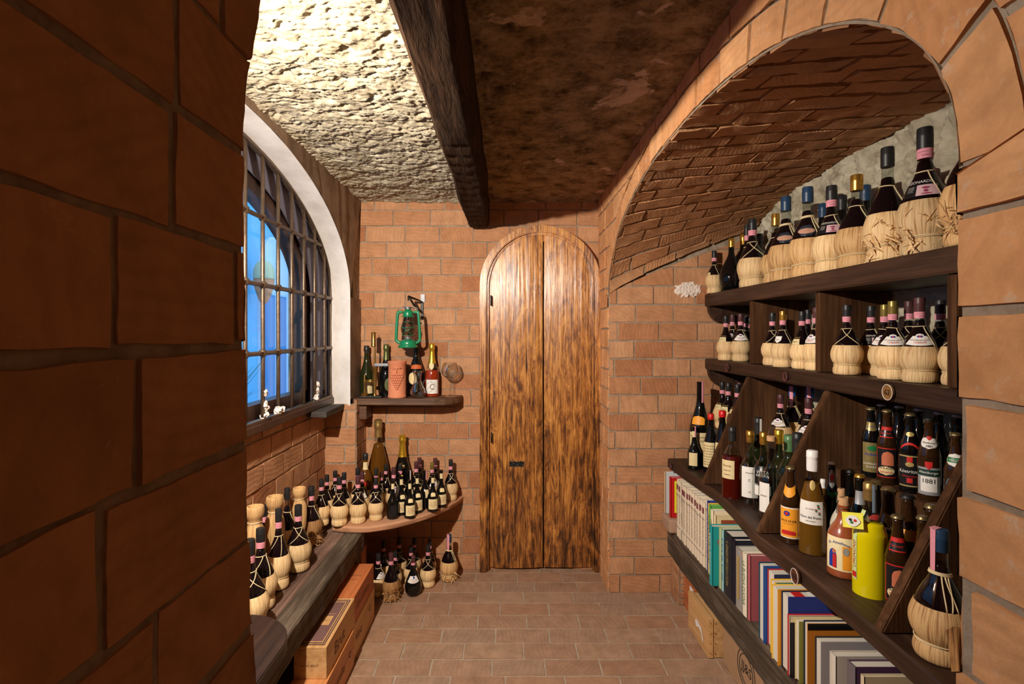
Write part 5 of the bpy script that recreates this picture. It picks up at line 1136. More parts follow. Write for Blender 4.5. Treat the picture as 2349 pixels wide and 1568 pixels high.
place('lemon', W('cognac', 'liquor_yellow', 'foil_dullgold', 0.84, rc=0.052, labels=((0.13, 0.62, 0.05, plain('paper_green', srgb(196, 214, 150), 0.6), -0.95),), empty_top=0.66, strip=plain('strip_blue', srgb(150, 176, 200), 0.7), name='liqueur_bottle'), 1996, 1105, zz, X=0.905, label='bright yellow lemon liqueur bottle with a square yellow tag', cat='bottle', rb=1.0)
lem = PROTO['lemon']; rf = rfun(P['cognac'])
ll = [c for c in kids(lem) if c.name.startswith('label')][0]
wrap_text('LIMONCINO', rf, 0.36, 0.24, 'ink_red', ll, th=-0.95, off=0.009, rot=R(90)); patch('label_patch', rf, 0.15, 0.20, 0.045, 0.045, 'ink_red', ll, th=-0.95, off=0.008)
bm = bmesh.new(); V = [bm.verts.new(p) for p in ((-0.20, -0.155, 0.60), (-0.045, -0.165, 0.61), (-0.05, -0.10, 0.735), (-0.21, -0.10, 0.72))]; bm.faces.new(V); ex = bmesh.ops.extrude_face_region(bm, geom=list(bm.faces))
for v in [q for q in ex['geom'] if isinstance(q, bmesh.types.BMVert)]: v.co.y += 0.003
tgo = fin('hang_tag', bm, 'label_yellow', lem)
bm = bmesh.new(); V = [bm.verts.new((-0.126 + 0.052 * math.cos(a) * (1 + 0.1 * math.cos(4 * a)), -0.136 - 0.008 + 0.02 * math.sin(a), 0.665 + 0.045 * math.sin(a))) for a in [2 * math.pi * i / 24 for i in range(24)]]; bm.faces.new(V); fin('tag_crest', bm, 'paper_white', tgo)
for (a, b_, mm) in ((-0.11, 0.672, 'ink_red'), (-0.135, 0.655, 'ink_green'), (-0.145, 0.675, 'ink_black')):
    bm = bmesh.new(); V = [bm.verts.new((a + 0.012 * math.cos(q), -0.150 + (b_ - 0.665) * 0.5 + 0.004 * math.sin(q), b_ + 0.011 * math.sin(q))) for q in [2 * math.pi * i / 12 for i in range(12)]]; bm.faces.new(V); fin('tag_mark', bm, mm, tgo)
for a in (('b_orn', dict(label='ornate', glassm='glass_black', swing='white'), 1911, 1058, 1.03, 'dark swing-top bottle with ornate silver neck label, behind the amber bottle', 1), ('b_p1', dict(label='orange', glassm='glass_black', cap='iron_black'), 1945, 1075, 1.075, 'dark beer with black cap behind the white stoneware bottle', 1), ('b_sil', dict(label='silver', glassm='glass_black', cap='cap_gold'), 1971, 1085, 1.035, 'dark beer with silver neck label behind the brown stoneware bottle', 1),
 ('b_red', dict(label='red_strip', glassm='glass_black'), 2004, 1100, 1.05, 'dark beer with red stripe behind the yellow liqueur bottle', 1), ('b_hb', dict(label='hb', glassm='glass_brown'), 2037, 1115, 1.01, 'beer bottle with round blue HB emblem', 1), ('b_or2', dict(label='orange', glassm='glass_brown', cap='iron_black'), 2077, 1131, 1.005, 'brown beer with orange neck label behind the front monk label beer', 1),
 ('b_sal', None, 2064, 1178, 0.93, 'monk label beer on the lower shelf just right of the yellow liqueur', 1), ('b_g2', dict(label='silver', glassm='glass_brown'), 2131, 1154, 1.01, 'gold capped brown beer below the HELLES bottle', 1), ('b_g3', dict(label='orange', glassm='glass_brown'), 2122, 1180, 0.955, 'brown beer half hidden by the nearest slanting divider', 1)):
    place(a[0], BR(**a[1]) if a[1] else None, a[2], a[3], zz, X=a[4], label=a[5], group='beer bottles on the lower shelf')
place('goldbr', W('alsace', 'liquor_amber', 'cap_white', 0.86), 1893, 1098, zz, X=0.985, label='small amber bottle just behind the tall amber white-capped bottle', cat='bottle')
big = fl('f_big', 2157, 1212, zz, 'large straw flask with navy cap and pink strip, near end of the lower shelf', X=0.885, rb=1.02, da=-0.5, cat='flask')
bm = bmesh.new()
def leaff(u, v):
    a = 0.9 + 0.5 * (u - 0.5) * (1 - 0.55 * v); r = 0.20 + 0.05 * v * math.sin(u * 3.1) + 0.02; return (r * math.sin(a), -r * math.cos(a), 0.32 - 0.30 * v + 0.04 * math.sin(u * 3))
grid(bm, 10, 10, leaff); fin('peeling_straw', bm, 'straw_brown', big, True)
# --- stone table in the left corner
G4 = 'small straw flasks on the stone table'; zt = SLAB + e
for a in (
 ('f_lab', 741, 1098, 2.66, 'leftmost front flask on the stone table'), ('f_x', 776, 1093, 2.66, 'second front flask from the left on the stone table'), ('f_mar', 821, 1092, 2.68, 'front flask with maroon cap on the stone table'), ('f_x', 862, 1095, 2.68, 'front flask right of the maroon capped one on the stone table, crossed cord'),
 ('f_lab', 750, 1088, 2.77, 'flask behind the leftmost front flask on the stone table'), ('f_left', 769, 1079, 2.86, 'farthest left flask at the back of the stone table'), ('f_lab', 790, 1083, 2.79, 'flask behind, between the second and third front flasks on the stone table'), ('f_x', 820, 1073, 2.86, 'black capped flask behind the maroon capped front one on the stone table'),
 ('f_collar', 836, 1081, 2.78, 'maroon capped flask with white label, left of the liquor bottle front on the stone table'), ('f_x', 863, 1073, 2.80, 'black capped flask right behind the crossed cord front one on the stone table'), ('f_collar', 877, 1080, 2.86, 'maroon capped flask with white label in front of the huge amber bottle'), ('f_left', 880, 1064, 2.93, 'black capped flask leaning on the huge amber bottle'),
 ('f_collar', 902, 1071, 2.86, 'maroon capped flask between the two tallest bottles on the stone table'), ('f_x', 918, 1063, 2.90, 'black capped flask just in front of the gold foil champagne bottle'), ('f_mar', 955, 1058, 2.92, 'maroon capped flask right of the champagne bottle on the stone table'), ('f_mar', 962, 1049, 3.01, 'rear maroon capped flask right of the champagne bottle against the wall'),
 ('f_collar_g', 992, 1060, 2.95, 'olive gold capped flask near the right of the stone table'), ('f_mar', 998, 1050, 3.02, 'maroon capped flask against the wall behind the olive capped one'), ('f_x', 1034, 1053, 3.0, 'rightmost flask on the stone table, pale straw with crossed cord')):
    fl(a[0], a[1], a[2], zt, a[4], Y=a[3], group=G4, da=random.Random(a[1]).uniform(-0.5, 0.4), rb=0.93)
AL = lambda full=True: wine('bell', 'glass_black', None, labels=((0.08, 0.27, 0.27, 'paper_cream', 0.1, 'rect', (('Amaro di erbe', 0.20, 0.17, 'ink_brown'), ('dal 1862', 0.15, 0.14, 'ink_red'), ('ricetta antica', 0.11, 0.19, 'ink_brown'), ('toscana', 0.07, 0.1, 'ink_brown'))), (0.42, 0.10, 0.13, 'paper_cream', 0.15, 'arch'), (0.76, 0.14, 0.09, 'paper_cream', 0.0))) if full else wine('bell', 'glass_black', None, labels=((0.76, 0.14, 0.09, 'paper_cream', 0.0), (0.1, 0.26, 0.2, 'label_black', 0.2)))
for a in ((901, 1099, 2.70, 'front black bottle without front label on the stone table', False), (940, 1099, 2.71, 'front black liqueur bottle with wide cream label on the stone table', True), (957, 1087, 2.79, 'black liqueur bottle with cream label, behind left of the middle labelled one', True), (993, 1086, 2.81, 'black liqueur bottle with cream label, third along the curved edge', True), (1012, 1076, 2.90, 'black liqueur bottle with cream label nearest the pale flask', True), (919, 1089, 2.79, 'black liqueur bottle tucked behind the unlabelled black bottle', True)):
    place('amaro%d' % a[4], lambda a=a: AL(a[4]), a[0], a[1], zt, Y=a[2], label=a[3], group='black liqueur bottles on the stone table', da=random.Random(a[0]).uniform(-0.1, 0.3), rb=1.0)
for a in ((939, 1077, 2.87, 'black bottle with grey strip over its cork on the stone table', 'paper_white'), (975, 1077, 2.86, 'black bottle with pink strip over its cork on the stone table', 'seal_pink')):
    place('strip' + a[4], W('bell', 'glass_black', None, strip=a[4], labels=((0.3, 0.2, 0.1, 'paper_cream', 0.4),)), a[0], a[1], zt, Y=a[2], label=a[3])
place('jero', W('jeroboam', 'glass_amber', 'foil_dullgold', 0.78, foil=True, empty_top=0.72), 873, 961, zt, Y=2.965, label='huge amber sparkling wine bottle with dull gold foil, tallest on the stone table', rb=0.86)
place('champ', W('champagne', 'glass_black', 'foil_gold', 0.66, foil=True, labels=((0.5, 0.05, 0.07, 'ink_gold', 0.0),)), 921, 996, zt, Y=2.985, label='black champagne bottle with bright gold foil on the stone table', rb=0.9)
place('liquor', W('cognac', 'glass_amber', 'cap_black', 0.88, rc=0.05, labels=((0.70, 0.14, 0.1, 'paper_cream', 0.0), (0.42, 0.06, 0.1, 'ink_red', 0.0), (0.12, 0.2, 0.2, 'paper_cream', 0.0)), name='spirit_bottle'), 843, 1039, zt, Y=2.95, label='amber liquor bottle with black cap and red sticker left of the huge amber bottle')
# --- flasks on the floor under the stone table
G5 = 'straw flasks on the floor under the stone table'
for a in (
 ('f_collar_b', 868, 1269, 2.77, 'floor flask beside the red wooden crate, black cap and white label', 0.6, 1), ('f_brown', 897, 1267, 2.72, 'floor flask with torn brown straw, nearest the viewer', 0, 0.95), ('f_x', 907, 1263, 2.84, 'floor flask just behind the torn brown one', 0.4, 0.9), ('f_lab', 880, 1240, 2.93, 'dim flask at the far left under the stone table', 0, 1), ('f_x', 916, 1233, 2.96, 'dim flask in the middle of the back row under the stone table', 0.3, 1),
 ('f_left', 943, 1252, 2.90, 'floor flask behind the bare round bottle', -0.2, 1), ('f_x', 950, 1234, 2.99, 'third dim flask of the back row under the stone table', 0, 1), ('f_x', 982, 1249, 2.87, 'neat pale floor flask with crossed cord right of the bare round bottle', 0, 1), ('f_x', 986, 1236, 2.98, 'dim flask against the wall behind the neat pale one', 0.3, 0.9), ('f_strip', 1030, 1225, 2.94, 'rightmost floor flask with pink strip and splayed loose straw, standing near the door', 0.1, 1.02)):
    fl(a[0], a[1], a[2], e, a[4], Y=a[3], group=G5, da=a[5], rb=a[6])
def bare():
    root = wine('barebulb', 'glass_black', 'cap_maroon', 0.83, rc=0.056, band=True, name='round_bottle'); rf = rfun(P['barebulb'])
    l = patch('label', rf, 0.36, 0.52, 0.34, 0.16, 'paper_white', root, off=0.005, bow=0.02); patch('crest', rf, 0.46, 0.52, 0.05, 0.05, 'ink_blue', l, th=0.1, off=0.009, shape='oval'); wrap_text('CHIANTI', rf, 0.40, 0.14, 'ink_red', l, off=0.009, th=0.1); wrap_text('GUICCIARDINI STROZZI', rf, 0.44, 0.2, 'ink_black', l, off=0.009, th=0.05); return root
place('bare', bare, 948, 1274, e, Y=2.775, label='round bottle without straw, white collar label, on the floor in front')
# --- plank bench by the window
G6 = 'straw flasks on the plank bench'; zn = ZN + e
for a in (
 ('f_left', 598, 1210, 1.885, 'pink banded flask at the front of the plank bench, right beside the brick pier', 0.2, 1, 0.0), ('f_left', 634, 1165, 2.03, 'tallest pink banded flask in the middle of the plank bench', -0.3, 1, 0.0), ('f_x', 684, 1157, 2.16, 'flask with crossed cord at the right front of the plank bench', 0.1, 1.0, 0.0), ('f_fringe', 709, 1114, 2.44, 'flask with brown fringed straw where the plank bench meets the stone slab', 0.2, 1.05, 0.0),
 ('f_tat', 664, 1118, 2.36, 'large flask with plain black cap behind on the plank bench', 0.3, 0.72, 0.0), ('f_x', 611, 1157, 2.20, 'flask with pink band behind the front pair on the plank bench', 0.3, 0.66, 0.0), ('f_x', 573, 1236, 1.73, 'flask nearly hidden by the left brick pier on the plank bench', 0.3, 1, 0.0)):
    fl(a[0], a[1], a[2], zn, a[4], Y=a[3], group=G6, da=a[5], rb=a[6])
# upturned flasks (their straw feet in the air)
def upturned():
    root = empty('upturned_flask')
    lo_('straw_basket', [(0.30, 0.10), (0.36, 0.128), (0.50, 0.15), (0.62, 0.155), (0.72, 0.14), (0.79, 0.10), (0.82, 0.092), (0.85, 0.10), (0.90, 0.13), (0.95, 0.137), (0.985, 0.132), (1.0, 0.118), (0.995, 0.09), (0.975, 0.085), (0.968, 0.03), (0.968, 0.0)], 'straw_tan', root, 44, ripple=0.03, ang=70, cap=False)
    lo_('bottle_neck', [(0.0, 0.042), (0.06, 0.045), (0.2, 0.048), (0.28, 0.07), (0.33, 0.115)], 'wine_dark', root, 20, n=2)
    waist(root, 0.815, 0.098); return root
for a in ((590, 1160, 2.04, 'leftmost upturned straw flask against the wall behind the plank bench'), (631, 1137, 2.16, 'middle upturned straw flask behind the plank bench'), (684, 1117, 2.33, 'rightmost upturned straw flask behind the plank bench')):
    place('upt', upturned, a[0], a[1], zn, Y=a[2], label=a[3], cat='flask', group='upturned straw flasks', rb=0.78)
# --- small wall shelf
zw = ZW + e
place('ch1', W('champagne', 'glass_olive', 'cap_black', 0.86, foil=True, labels=((0.06, 0.22, 0.2, 'paper_cream', 0.3),)), 841, 792, zw, Y=3.02, label='dark green sparkling wine bottle at the left end of the small wall shelf', rb=0.9)
place('ch2', W('champagne', 'glass_black', plain('foil_green', srgb(100, 106, 62), 0.35, metal=0.6, bump=0.4), 0.70, foil=True, labels=((0.10, 0.26, 0.16, plain('label_moss', srgb(86, 88, 48), 0.5), 0.3, 'oval', (('11', 0.2, 0.02, 'ink_white'),)),)), 886, 789, zw, Y=3.025, label='sparkling wine bottle with mossy green foil on the small wall shelf', rb=0.9)
place('ch3', W('burgundy', 'glass_black', 'cap_black', 0.80, labels=((0.22, 0.22, 0.17, 'paper_cream', -0.5, 'oval'), (0.50, 0.08, 0.2, plain('ink_fire', srgb(190, 90, 40), 0.6), 0.0, 'arch'))), 955, 782, zw, Y=3.03, label='black bottle with orange crest directly under the green lantern', rb=1.05)
place('ch4', W('champagne', 'liquor_rose', 'foil_gold', 0.62, foil=True, labels=((0.06, 0.26, 0.27, 'paper_white', 0.0, 'rect', (('C', 0.13, 0.09, 'ink_brown'),)), (0.5, 0.12, 0.1, 'paper_cream', -0.1, 'shield')), empty_top=0.5), 991, 787, zw, Y=3.015, label='rosé sparkling wine with golden foil and white label on the small wall shelf', rb=0.9)
# terracotta wine cooler with grapes in relief
X, Y = (911 - CX) * 2.955 / F, 2.955
tc_ = tag(empty('wine_cooler', (X, Y, zw)), 'terracotta wine cooler with a raised bunch of grapes on the small wall shelf', 'wine cooler')
bm = bmesh.new(); lathe(bm, [(0, 0.05), (0.004, 0.053), (0.010, 0.053), (0.014, 0.0495), (0.19, 0.049), (0.195, 0.053), (0.203, 0.054), (0.206, 0.050), (0.203, 0.045), (0.02, 0.043), (0.018, 0)], 36); fin('pot_body', bm, 'terracotta', tc_, True, 45)
bm = bmesh.new(); rows = ((0.132, 5), (0.118, 6), (0.104, 5), (0.090, 4), (0.077, 3), (0.065, 2), (0.054, 1))
for z, n in rows:
    for k in range(n):
        a = (k - (n - 1) / 2) * 0.24 + 0.15; bmesh.ops.create_uvsphere(bm, u_segments=10, v_segments=8, radius=0.0074, matrix=Matrix.Translation((0.050 * math.sin(a), -0.050 * math.cos(a), z)))
tube(bm, [(0.008, -0.052, 0.14), (0.006, -0.054, 0.155), (0.012, -0.052, 0.168)], 0.003, 6); tube(bm, [(-0.015, -0.05, 0.163), (0.01, -0.052, 0.17), (0.03, -0.044, 0.167)], 0.0035, 6)
for sx in (-0.5, 0.85):
    for q in range(5):
        a = sx + 0.10 * math.cos(q * 1.26); z = 0.14 + 0.012 * math.sin(q * 1.26); bmesh.ops.create_uvsphere(bm, u_segments=8, v_segments=6, radius=0.007, matrix=Matrix.Translation((0.047 * math.sin(a), -0.047 * math.cos(a), z)))
fin('grape_relief', bm, 'terracotta', tc_, True)
# corkscrew machine of brass
X, Y = (857 - CX) * 2.94 / F, 2.94
ck = tag(empty('bar_corkscrew', (X, Y, zw)), 'old brass lever bottle opener standing at the left of the small wall shelf', 'bottle opener')
bm = bmesh.new(); lathe(bm, [(0.285, 0.010), (0.29, 0.014), (0.30, 0.0125), (0.365, 0.0125), (0.368, 0.010), (0.3685, 0.002), (0.385, 0.0015)], 20); fin('upper_tube', bm, 'brass', ck, True, 40)
bm = bmesh.new(); lathe(bm, [(0.012, 0.010), (0.03, 0.006), (0.055, 0.009), (0.06, 0.008), (0.10, 0.0135), (0.165, 0.0155), (0.168, 0.018), (0.174, 0.018), (0.178, 0.006), (0.285, 0.005)], 20, cx=0.007); fin('barrel', bm, 'brass', ck, True, 40)
bm = bmesh.new(); lathe(bm, [(0.004, 0.022), (0.02, 0.023), (0.026, 0.018), (0.03, 0.007), (0.07, 0.005), (0.09, 0.008), (0.13, 0.003)], 20, cx=-0.05); fin('plunger', bm, 'brass', ck, True, 40)
bm = bmesh.new(); box(bm, 0.005, 0.085, -0.012, 0.004, 0.176, 0.193, 0.003); fin('lever', bm, 'steel', ck)
bm = bmesh.new(); tube(bm, [(-0.055, 0, 0.085), (-0.02, -0.01, 0.093), (0.01, 0, 0.085)], 0.006, 8); tube(bm, [(-0.05, 0.0, 0.097), (0.0, -0.008, 0.1)], 0.004, 8); fin('linkage', bm, 'brass', ck, True)
bm = bmesh.new(); box(bm, -0.078, 0.05, -0.022, 0.022, 0.0, 0.010, 0.004); fin('foot', bm, 'iron_black', ck)
# glass jug
X, Y = (958 - CX) * 2.935 / F, 2.935
jg = tag(empty('glass_jug', (X, Y, zw)), 'small round clear glass jug with a looped handle on the small wall shelf', 'jug')
bm = bmesh.new(); lathe(bm, catmull([(0.0, 0.028), (0.006, 0.036), (0.03, 0.044), (0.05, 0.040), (0.08, 0.025), (0.11, 0.020), (0.135, 0.024), (0.148, 0.031), (0.146, 0.029), (0.11, 0.018), (0.08, 0.023), (0.05, 0.0375), (0.03, 0.041), (0.012, 0.034), (0.008, 0.0)], 3), 32); fin('jug_body', bm, 'glass_fine', jg, True)
bm = bmesh.new(); tube(bm, catmull([(0.030, -0.005, 0.055), (0.05, -0.01, 0.045), (0.075, -0.015, 0.07), (0.08, -0.018, 0.095), (0.06, -0.015, 0.108), (0.035, -0.01, 0.09), (0.028, -0.006, 0.07)], 4), 0.0042, 8); fin('handle', bm, 'glass_fine', jg, True)
# balloon glass
X, Y = (1033 - CX) * 2.99 / F, 2.99
wg = tag(empty('wine_glass', (X, Y, zw)), 'large clear balloon wine glass at the right end of the small wall shelf', 'glass')
bm = bmesh.new(); lathe(bm, catmull([(0.0, 0.034), (0.003, 0.034), (0.008, 0.013), (0.02, 0.0065), (0.08, 0.0055), (0.097, 0.007), (0.108, 0.026), (0.13, 0.046), (0.15, 0.051), (0.175, 0.046), (0.193, 0.036), (0.1935, 0.035), (0.175, 0.0445), (0.15, 0.0495), (0.13, 0.0445), (0.110, 0.025), (0.103, 0.0)], 3), 32); fin('glass_body', bm, 'glass_fine', wg, True)
# --- green hurricane lantern on its bracket
Yl = 2.92; X = (936 - CX) * Yl / F; Zl = 1.38 + (765 - 797) * Yl / F
ln = tag(empty('hurricane_lantern', (X, Yl, Zl)), 'green hurricane lantern hanging from a bracket on the back wall', 'lantern')
s = 1.0
bm = bmesh.new(); lathe(bm, catmull([(0.0, 0.052), (0.003, 0.054), (0.012, 0.054), (0.016, 0.047), (0.034, 0.045), (0.042, 0.036), (0.048, 0.016)], 2), 32); fin('fuel_tank', bm, 'lantern_green', ln, True, 50)
bm = bmesh.new(); lathe(bm, [(0.046, 0.018), (0.050, 0.020), (0.060, 0.019), (0.063, 0.014)], 20); fin('burner', bm, 'steel', ln, True, 45)
bm = bmesh.new(); lathe(bm, catmull([(0.066, 0.022), (0.075, 0.030), (0.095, 0.039), (0.12, 0.038), (0.14, 0.030), (0.155, 0.026), (0.175, 0.024)], 3), 28); fin('glass_globe', bm, 'soot_glass', ln, True, 60)
bm = bmesh.new()
for z, r in ((0.068, 0.036), (0.112, 0.0405), (0.142, 0.034)): tube(bm, [(r * math.cos(a), r * math.sin(a), z) for a in [2 * math.pi * i / 28 for i in range(28)]], 0.0014, 5, True)
for s0 in (0, math.pi):
    tube(bm, [(0.040 * math.sin(s0 - 0.8 + q * 1.6), -0.040 * math.cos(s0 - 0.8 + q * 1.6), 0.072 + 0.045 * q) for q in [i / 8 for i in range(9)]], 0.0012, 5); tube(bm, [(0.040 * math.sin(s0 + 0.8 - q * 1.6), -0.040 * math.cos(s0 + 0.8 - q * 1.6), 0.072 + 0.045 * q) for q in [i / 8 for i in range(9)]], 0.0012, 5)
fin('wire_guard', bm, 'lantern_green', ln, True)
bm = bmesh.new(); lathe(bm, catmull([(0.17, 0.036), (0.173, 0.037), (0.178, 0.028), (0.195, 0.028), (0.207, 0.021), (0.214, 0.014)], 2), 28); fin('chimney_hood', bm, 'lantern_green', ln, True, 50)
bm = bmesh.new(); lathe(bm, [(0.212, 0.012), (0.214, 0.018), (0.222, 0.018), (0.223, 0.027), (0.226, 0.027), (0.230, 0.006)], 24); fin('vent_cap', bm, 'steel', ln, True, 40)
for sx in (-1, 1):
    bm = bmesh.new(); tube(bm, catmull([(sx * 0.030, 0, 0.198), (sx * 0.048, 0, 0.198), (sx * 0.058, 0, 0.185), (sx * 0.066, 0, 0.06), (sx * 0.062, 0, 0.038), (sx * 0.042, 0, 0.024)], 4), 0.0085, 10); t_ = fin('side_tube', bm, 'lantern_green', ln, True)
bm = bmesh.new(); tube(bm, [(-0.058, 0, 0.203), (-0.050, 0, 0.22), (-0.02, 0, 0.235), (0.0, 0.0, 0.262), (0.02, 0.005, 0.235), (0.052, 0, 0.22), (0.058, 0, 0.203)], 0.0016, 6); fin('carry_wire', bm, 'steel', ln, True)
bk = tag(empty('wall_bracket', (X + 0.005, Yl, Zl)), 'black iron bracket with a steel strip fixed to the back wall, holding the green lantern', 'bracket')
bm = bmesh.new(); tube(bm, [(-0.004, 0.0, 0.262), (-0.002, 0.0, 0.285), (0.045, 0.10, 0.268), (0.052, DB - Yl - 0.006, 0.262)], [0.004, 0.007, 0.005, 0.005], 8); tube(bm, [(0.002, 0.01, 0.278), (0.02, 0.05, 0.24), (0.048, 0.14, 0.205)], 0.006, 8); fin('bracket_arm', bm, 'iron_black', bk, True)
bm = bmesh.new(); box(bm, 0.042, 0.058, DB - Yl - 0.014, DB - Yl - 0.006, 0.17, 0.262, 0.002); fin('mounting_plate', bm, 'iron_black', bk)
bm = bmesh.new(); box(bm, 0.040, 0.066, DB - Yl - 0.012, DB - Yl - 0.008, 0.262, 0.310, 0.001); fin('steel_strip', bm, 'steel', bk)

# ================================================================== wooden crates
def crate(name, x0, x1, y0, y1, z0, z1, mat, label, side_text=(), lid=True, logo=None, group='wooden wine crates', face='x+'):
    o = tag(empty(name, ((x0 + x1) / 2, (y0 + y1) / 2, z0)), label, 'crate', group); c = o.location.copy()
    def ch(ob): ob.location = -c; return ob
    ch(bx('crate_body', x0, x1, y0, y1, z0, z1 - 0.008, mat, o, 0.0015)); ch(bx('lid', x0, x1, y0, y1, z1 - 0.0075, z1, mat, o, 0.0012))
    for (tx, yy, zc, wd, mt) in side_text:
        ch(flat_text(tx, (x1 + 0.0008, yy, zc), (0, 1, 0), (0, 0, 1), wd, mt, o))
    return o, ch
plain('crate_ink', srgb(110, 78, 50), 0.7); plain('print_purple', srgb(74, 50, 54), 0.6); plain('print_mauve', srgb(118, 86, 82), 0.6)
c1, ch = crate('wine_crate', -0.757, -0.640, 1.868, 2.217, 0.148, 0.26, 'crate_pine', 'pale wooden crate with purple printed lid, front marked BANFI BRUT, topmost and nearest', (('Brut', 2.02, 0.20, 0.12, 'crate_ink'),))
ch(flat_text('BANFI BRUT', (-0.70, 1.8672, 0.195), (1, 0, 0), (0, 0, 1), 0.062, 'crate_ink', c1))
for (a, b_, c_, d_, mt, zo) in ((-0.745, -0.652, 1.882, 2.203, 'print_purple', 0.0004), (-0.741, -0.656, 1.888, 2.197, 'crate_pine', 0.0007), (-0.738, -0.659, 1.892, 2.193, 'print_purple', 0.0010), (-0.734, -0.663, 1.898, 2.187, 'crate_pine', 0.0013), (-0.730, -0.667, 1.904, 2.181, 'print_mauve', 0.0016), (-0.716, -0.681, 2.01, 2.075, 'crate_pine', 0.0019)):
    ch(bx('lid_print', a, b_, c_, d_, 0.26, 0.26 + zo, mt, c1))
ch(flat_text('BANFI', (-0.6985, 2.09, 0.2622), (1, 0, 0), (0, 1, 0), 0.04, 'crate_pine', c1)); ch(flat_text('BRUT', (-0.6985, 2.042, 0.2622), (1, 0, 0), (0, 1, 0), 0.026, 'print_purple', c1))
c2, ch = crate('wine_crate', -0.765, -0.642, 2.222, 2.545, 0.150, 0.262, 'crate_cedar', 'reddish cedar wooden crate behind the purple lidded one, side lettering burnt in', (('COL D\'ORCIA', 2.36, 0.205, 0.2, 'crate_ink'),))
ch(flat_text('AZIENDA', (-0.70, 2.42, 0.2628), (1, 0, 0), (0, 1, 0), 0.07, 'crate_ink', c2)); ch(flat_text('TOSCANA', (-0.70, 2.38, 0.2628), (1, 0, 0), (0, 1, 0), 0.06, 'crate_ink', c2))
crate('wine_crate', -0.76, -0.632, 1.80, 2.18, 0.001, 0.147, 'crate_orange', 'wooden crate on the floor directly beneath the purple lidded crate', (('Castello', 1.98, 0.075, 0.15, 'crate_ink'), ('Q', 2.12, 0.08, 0.025, 'ink_black')))
crate('wine_crate', -0.765, -0.640, 2.19, 2.55, 0.001, 0.149, 'crate_pine', 'wooden crate on the floor directly beneath the cedar crate', (('Vino', 2.28, 0.08, 0.1, 'crate_ink'), ('Q', 2.46, 0.09, 0.025, 'ink_black')))
crate('wine_crate', -0.80, -0.640, 1.30, 1.62, 0.001, 0.15, 'crate_orange', 'orange toned wooden crate lowest left, close to the brick pier')
crate('wine_crate', -0.80, -0.735, 2.67, 2.76, 0.001, 0.27, 'crate_cedar', 'small upright wooden crate in the dark behind the others under the stone slab')
# right, under the book bench
def rcrate(x0, x1, y0, y1, z1, mat, label, holes=None):
    o = tag(empty('wine_crate', ((x0 + x1) / 2, (y0 + y1) / 2, 0.001)), label, 'crate', 'crates under the book bench'); c = o.location.copy()
    def ch(ob): ob.location = -c; return ob
    ch(bx('front_board', x0, x0 + 0.022, y0, y1, 0.001, z1, mat, o, 0.0015)); ch(bx('crate_body', x0 + 0.0225, x1, y0 + 0.004, y1 - 0.004, 0.001, z1 - 0.006, mat, o, 0.0015))
    bm = bmesh.new()
    for k in range(4):
        for xx in (x0 + 0.012, x0 + 0.032): bmesh.ops.create_cube(bm, size=0.0026, matrix=Matrix.Translation((xx, y0 + 0.0005, 0.02 + (z1 - 0.04) * k / 3)))
    ch(fin('nails', bm, 'iron_black', o)); return o, ch
r1, ch = rcrate(0.861, 0.93, 2.224, 2.468, 0.168, 'crate_pine', 'orange wooden crate with white paper scrap on its front, under the book bench')
bm = bmesh.new(); V = [bm.verts.new((0.860 + 0.0, 2.33 - 0.035 * 0 + q[0], q[1])) for q in ((0.03, 0.06), (0.045, 0.085), (0.02, 0.098), (-0.03, 0.09), (-0.055, 0.05), (-0.05, 0.03), (-0.03, 0.065), (0.0, 0.075))]; bm.faces.new(V)
for v in bm.verts: v.co.x -= 0.001
ch(fin('paper_scrap', bm, 'paper_white', r1))
r2, ch = rcrate(0.905, 0.99, 2.49, 2.65, 0.175, 'crate_cedar', 'reddish wooden crate with white sticker, farthest under the book bench')
ch(bx('sticker', 0.9035, 0.9045, 2.52, 2.57, 0.10, 0.145, 'paper_white', r2))
r3, ch = rcrate(0.915, 1.0, 1.86, 2.20, 0.19, plain('crate_grey', srgb(170, 134, 100), 0.7, var=0.15), 'greyish brown crate with round JJ&S stamp under the book bench')
bm = bmesh.new()
for r_ in (0.072, 0.055): tube(bm, [(0.9142, 1.99 + r_ * math.cos(a), 0.10 + r_ * math.sin(a)) for a in [2 * math.pi * i / 40 for i in range(40)]], 0.0016, 5, True)
ch(fin('round_stamp', bm, 'ink_black', r3)); ch(flat_text('JJ&S', (0.9138, 1.99, 0.10), (0, -1, 0), (0, 0, 1), 0.085, 'ink_black', r3))
rcrate(0.865, 0.95, 1.45, 1.83, 0.13, 'crate_pine', 'pale crate at the bottom right edge under the book bench, nearest the viewer')

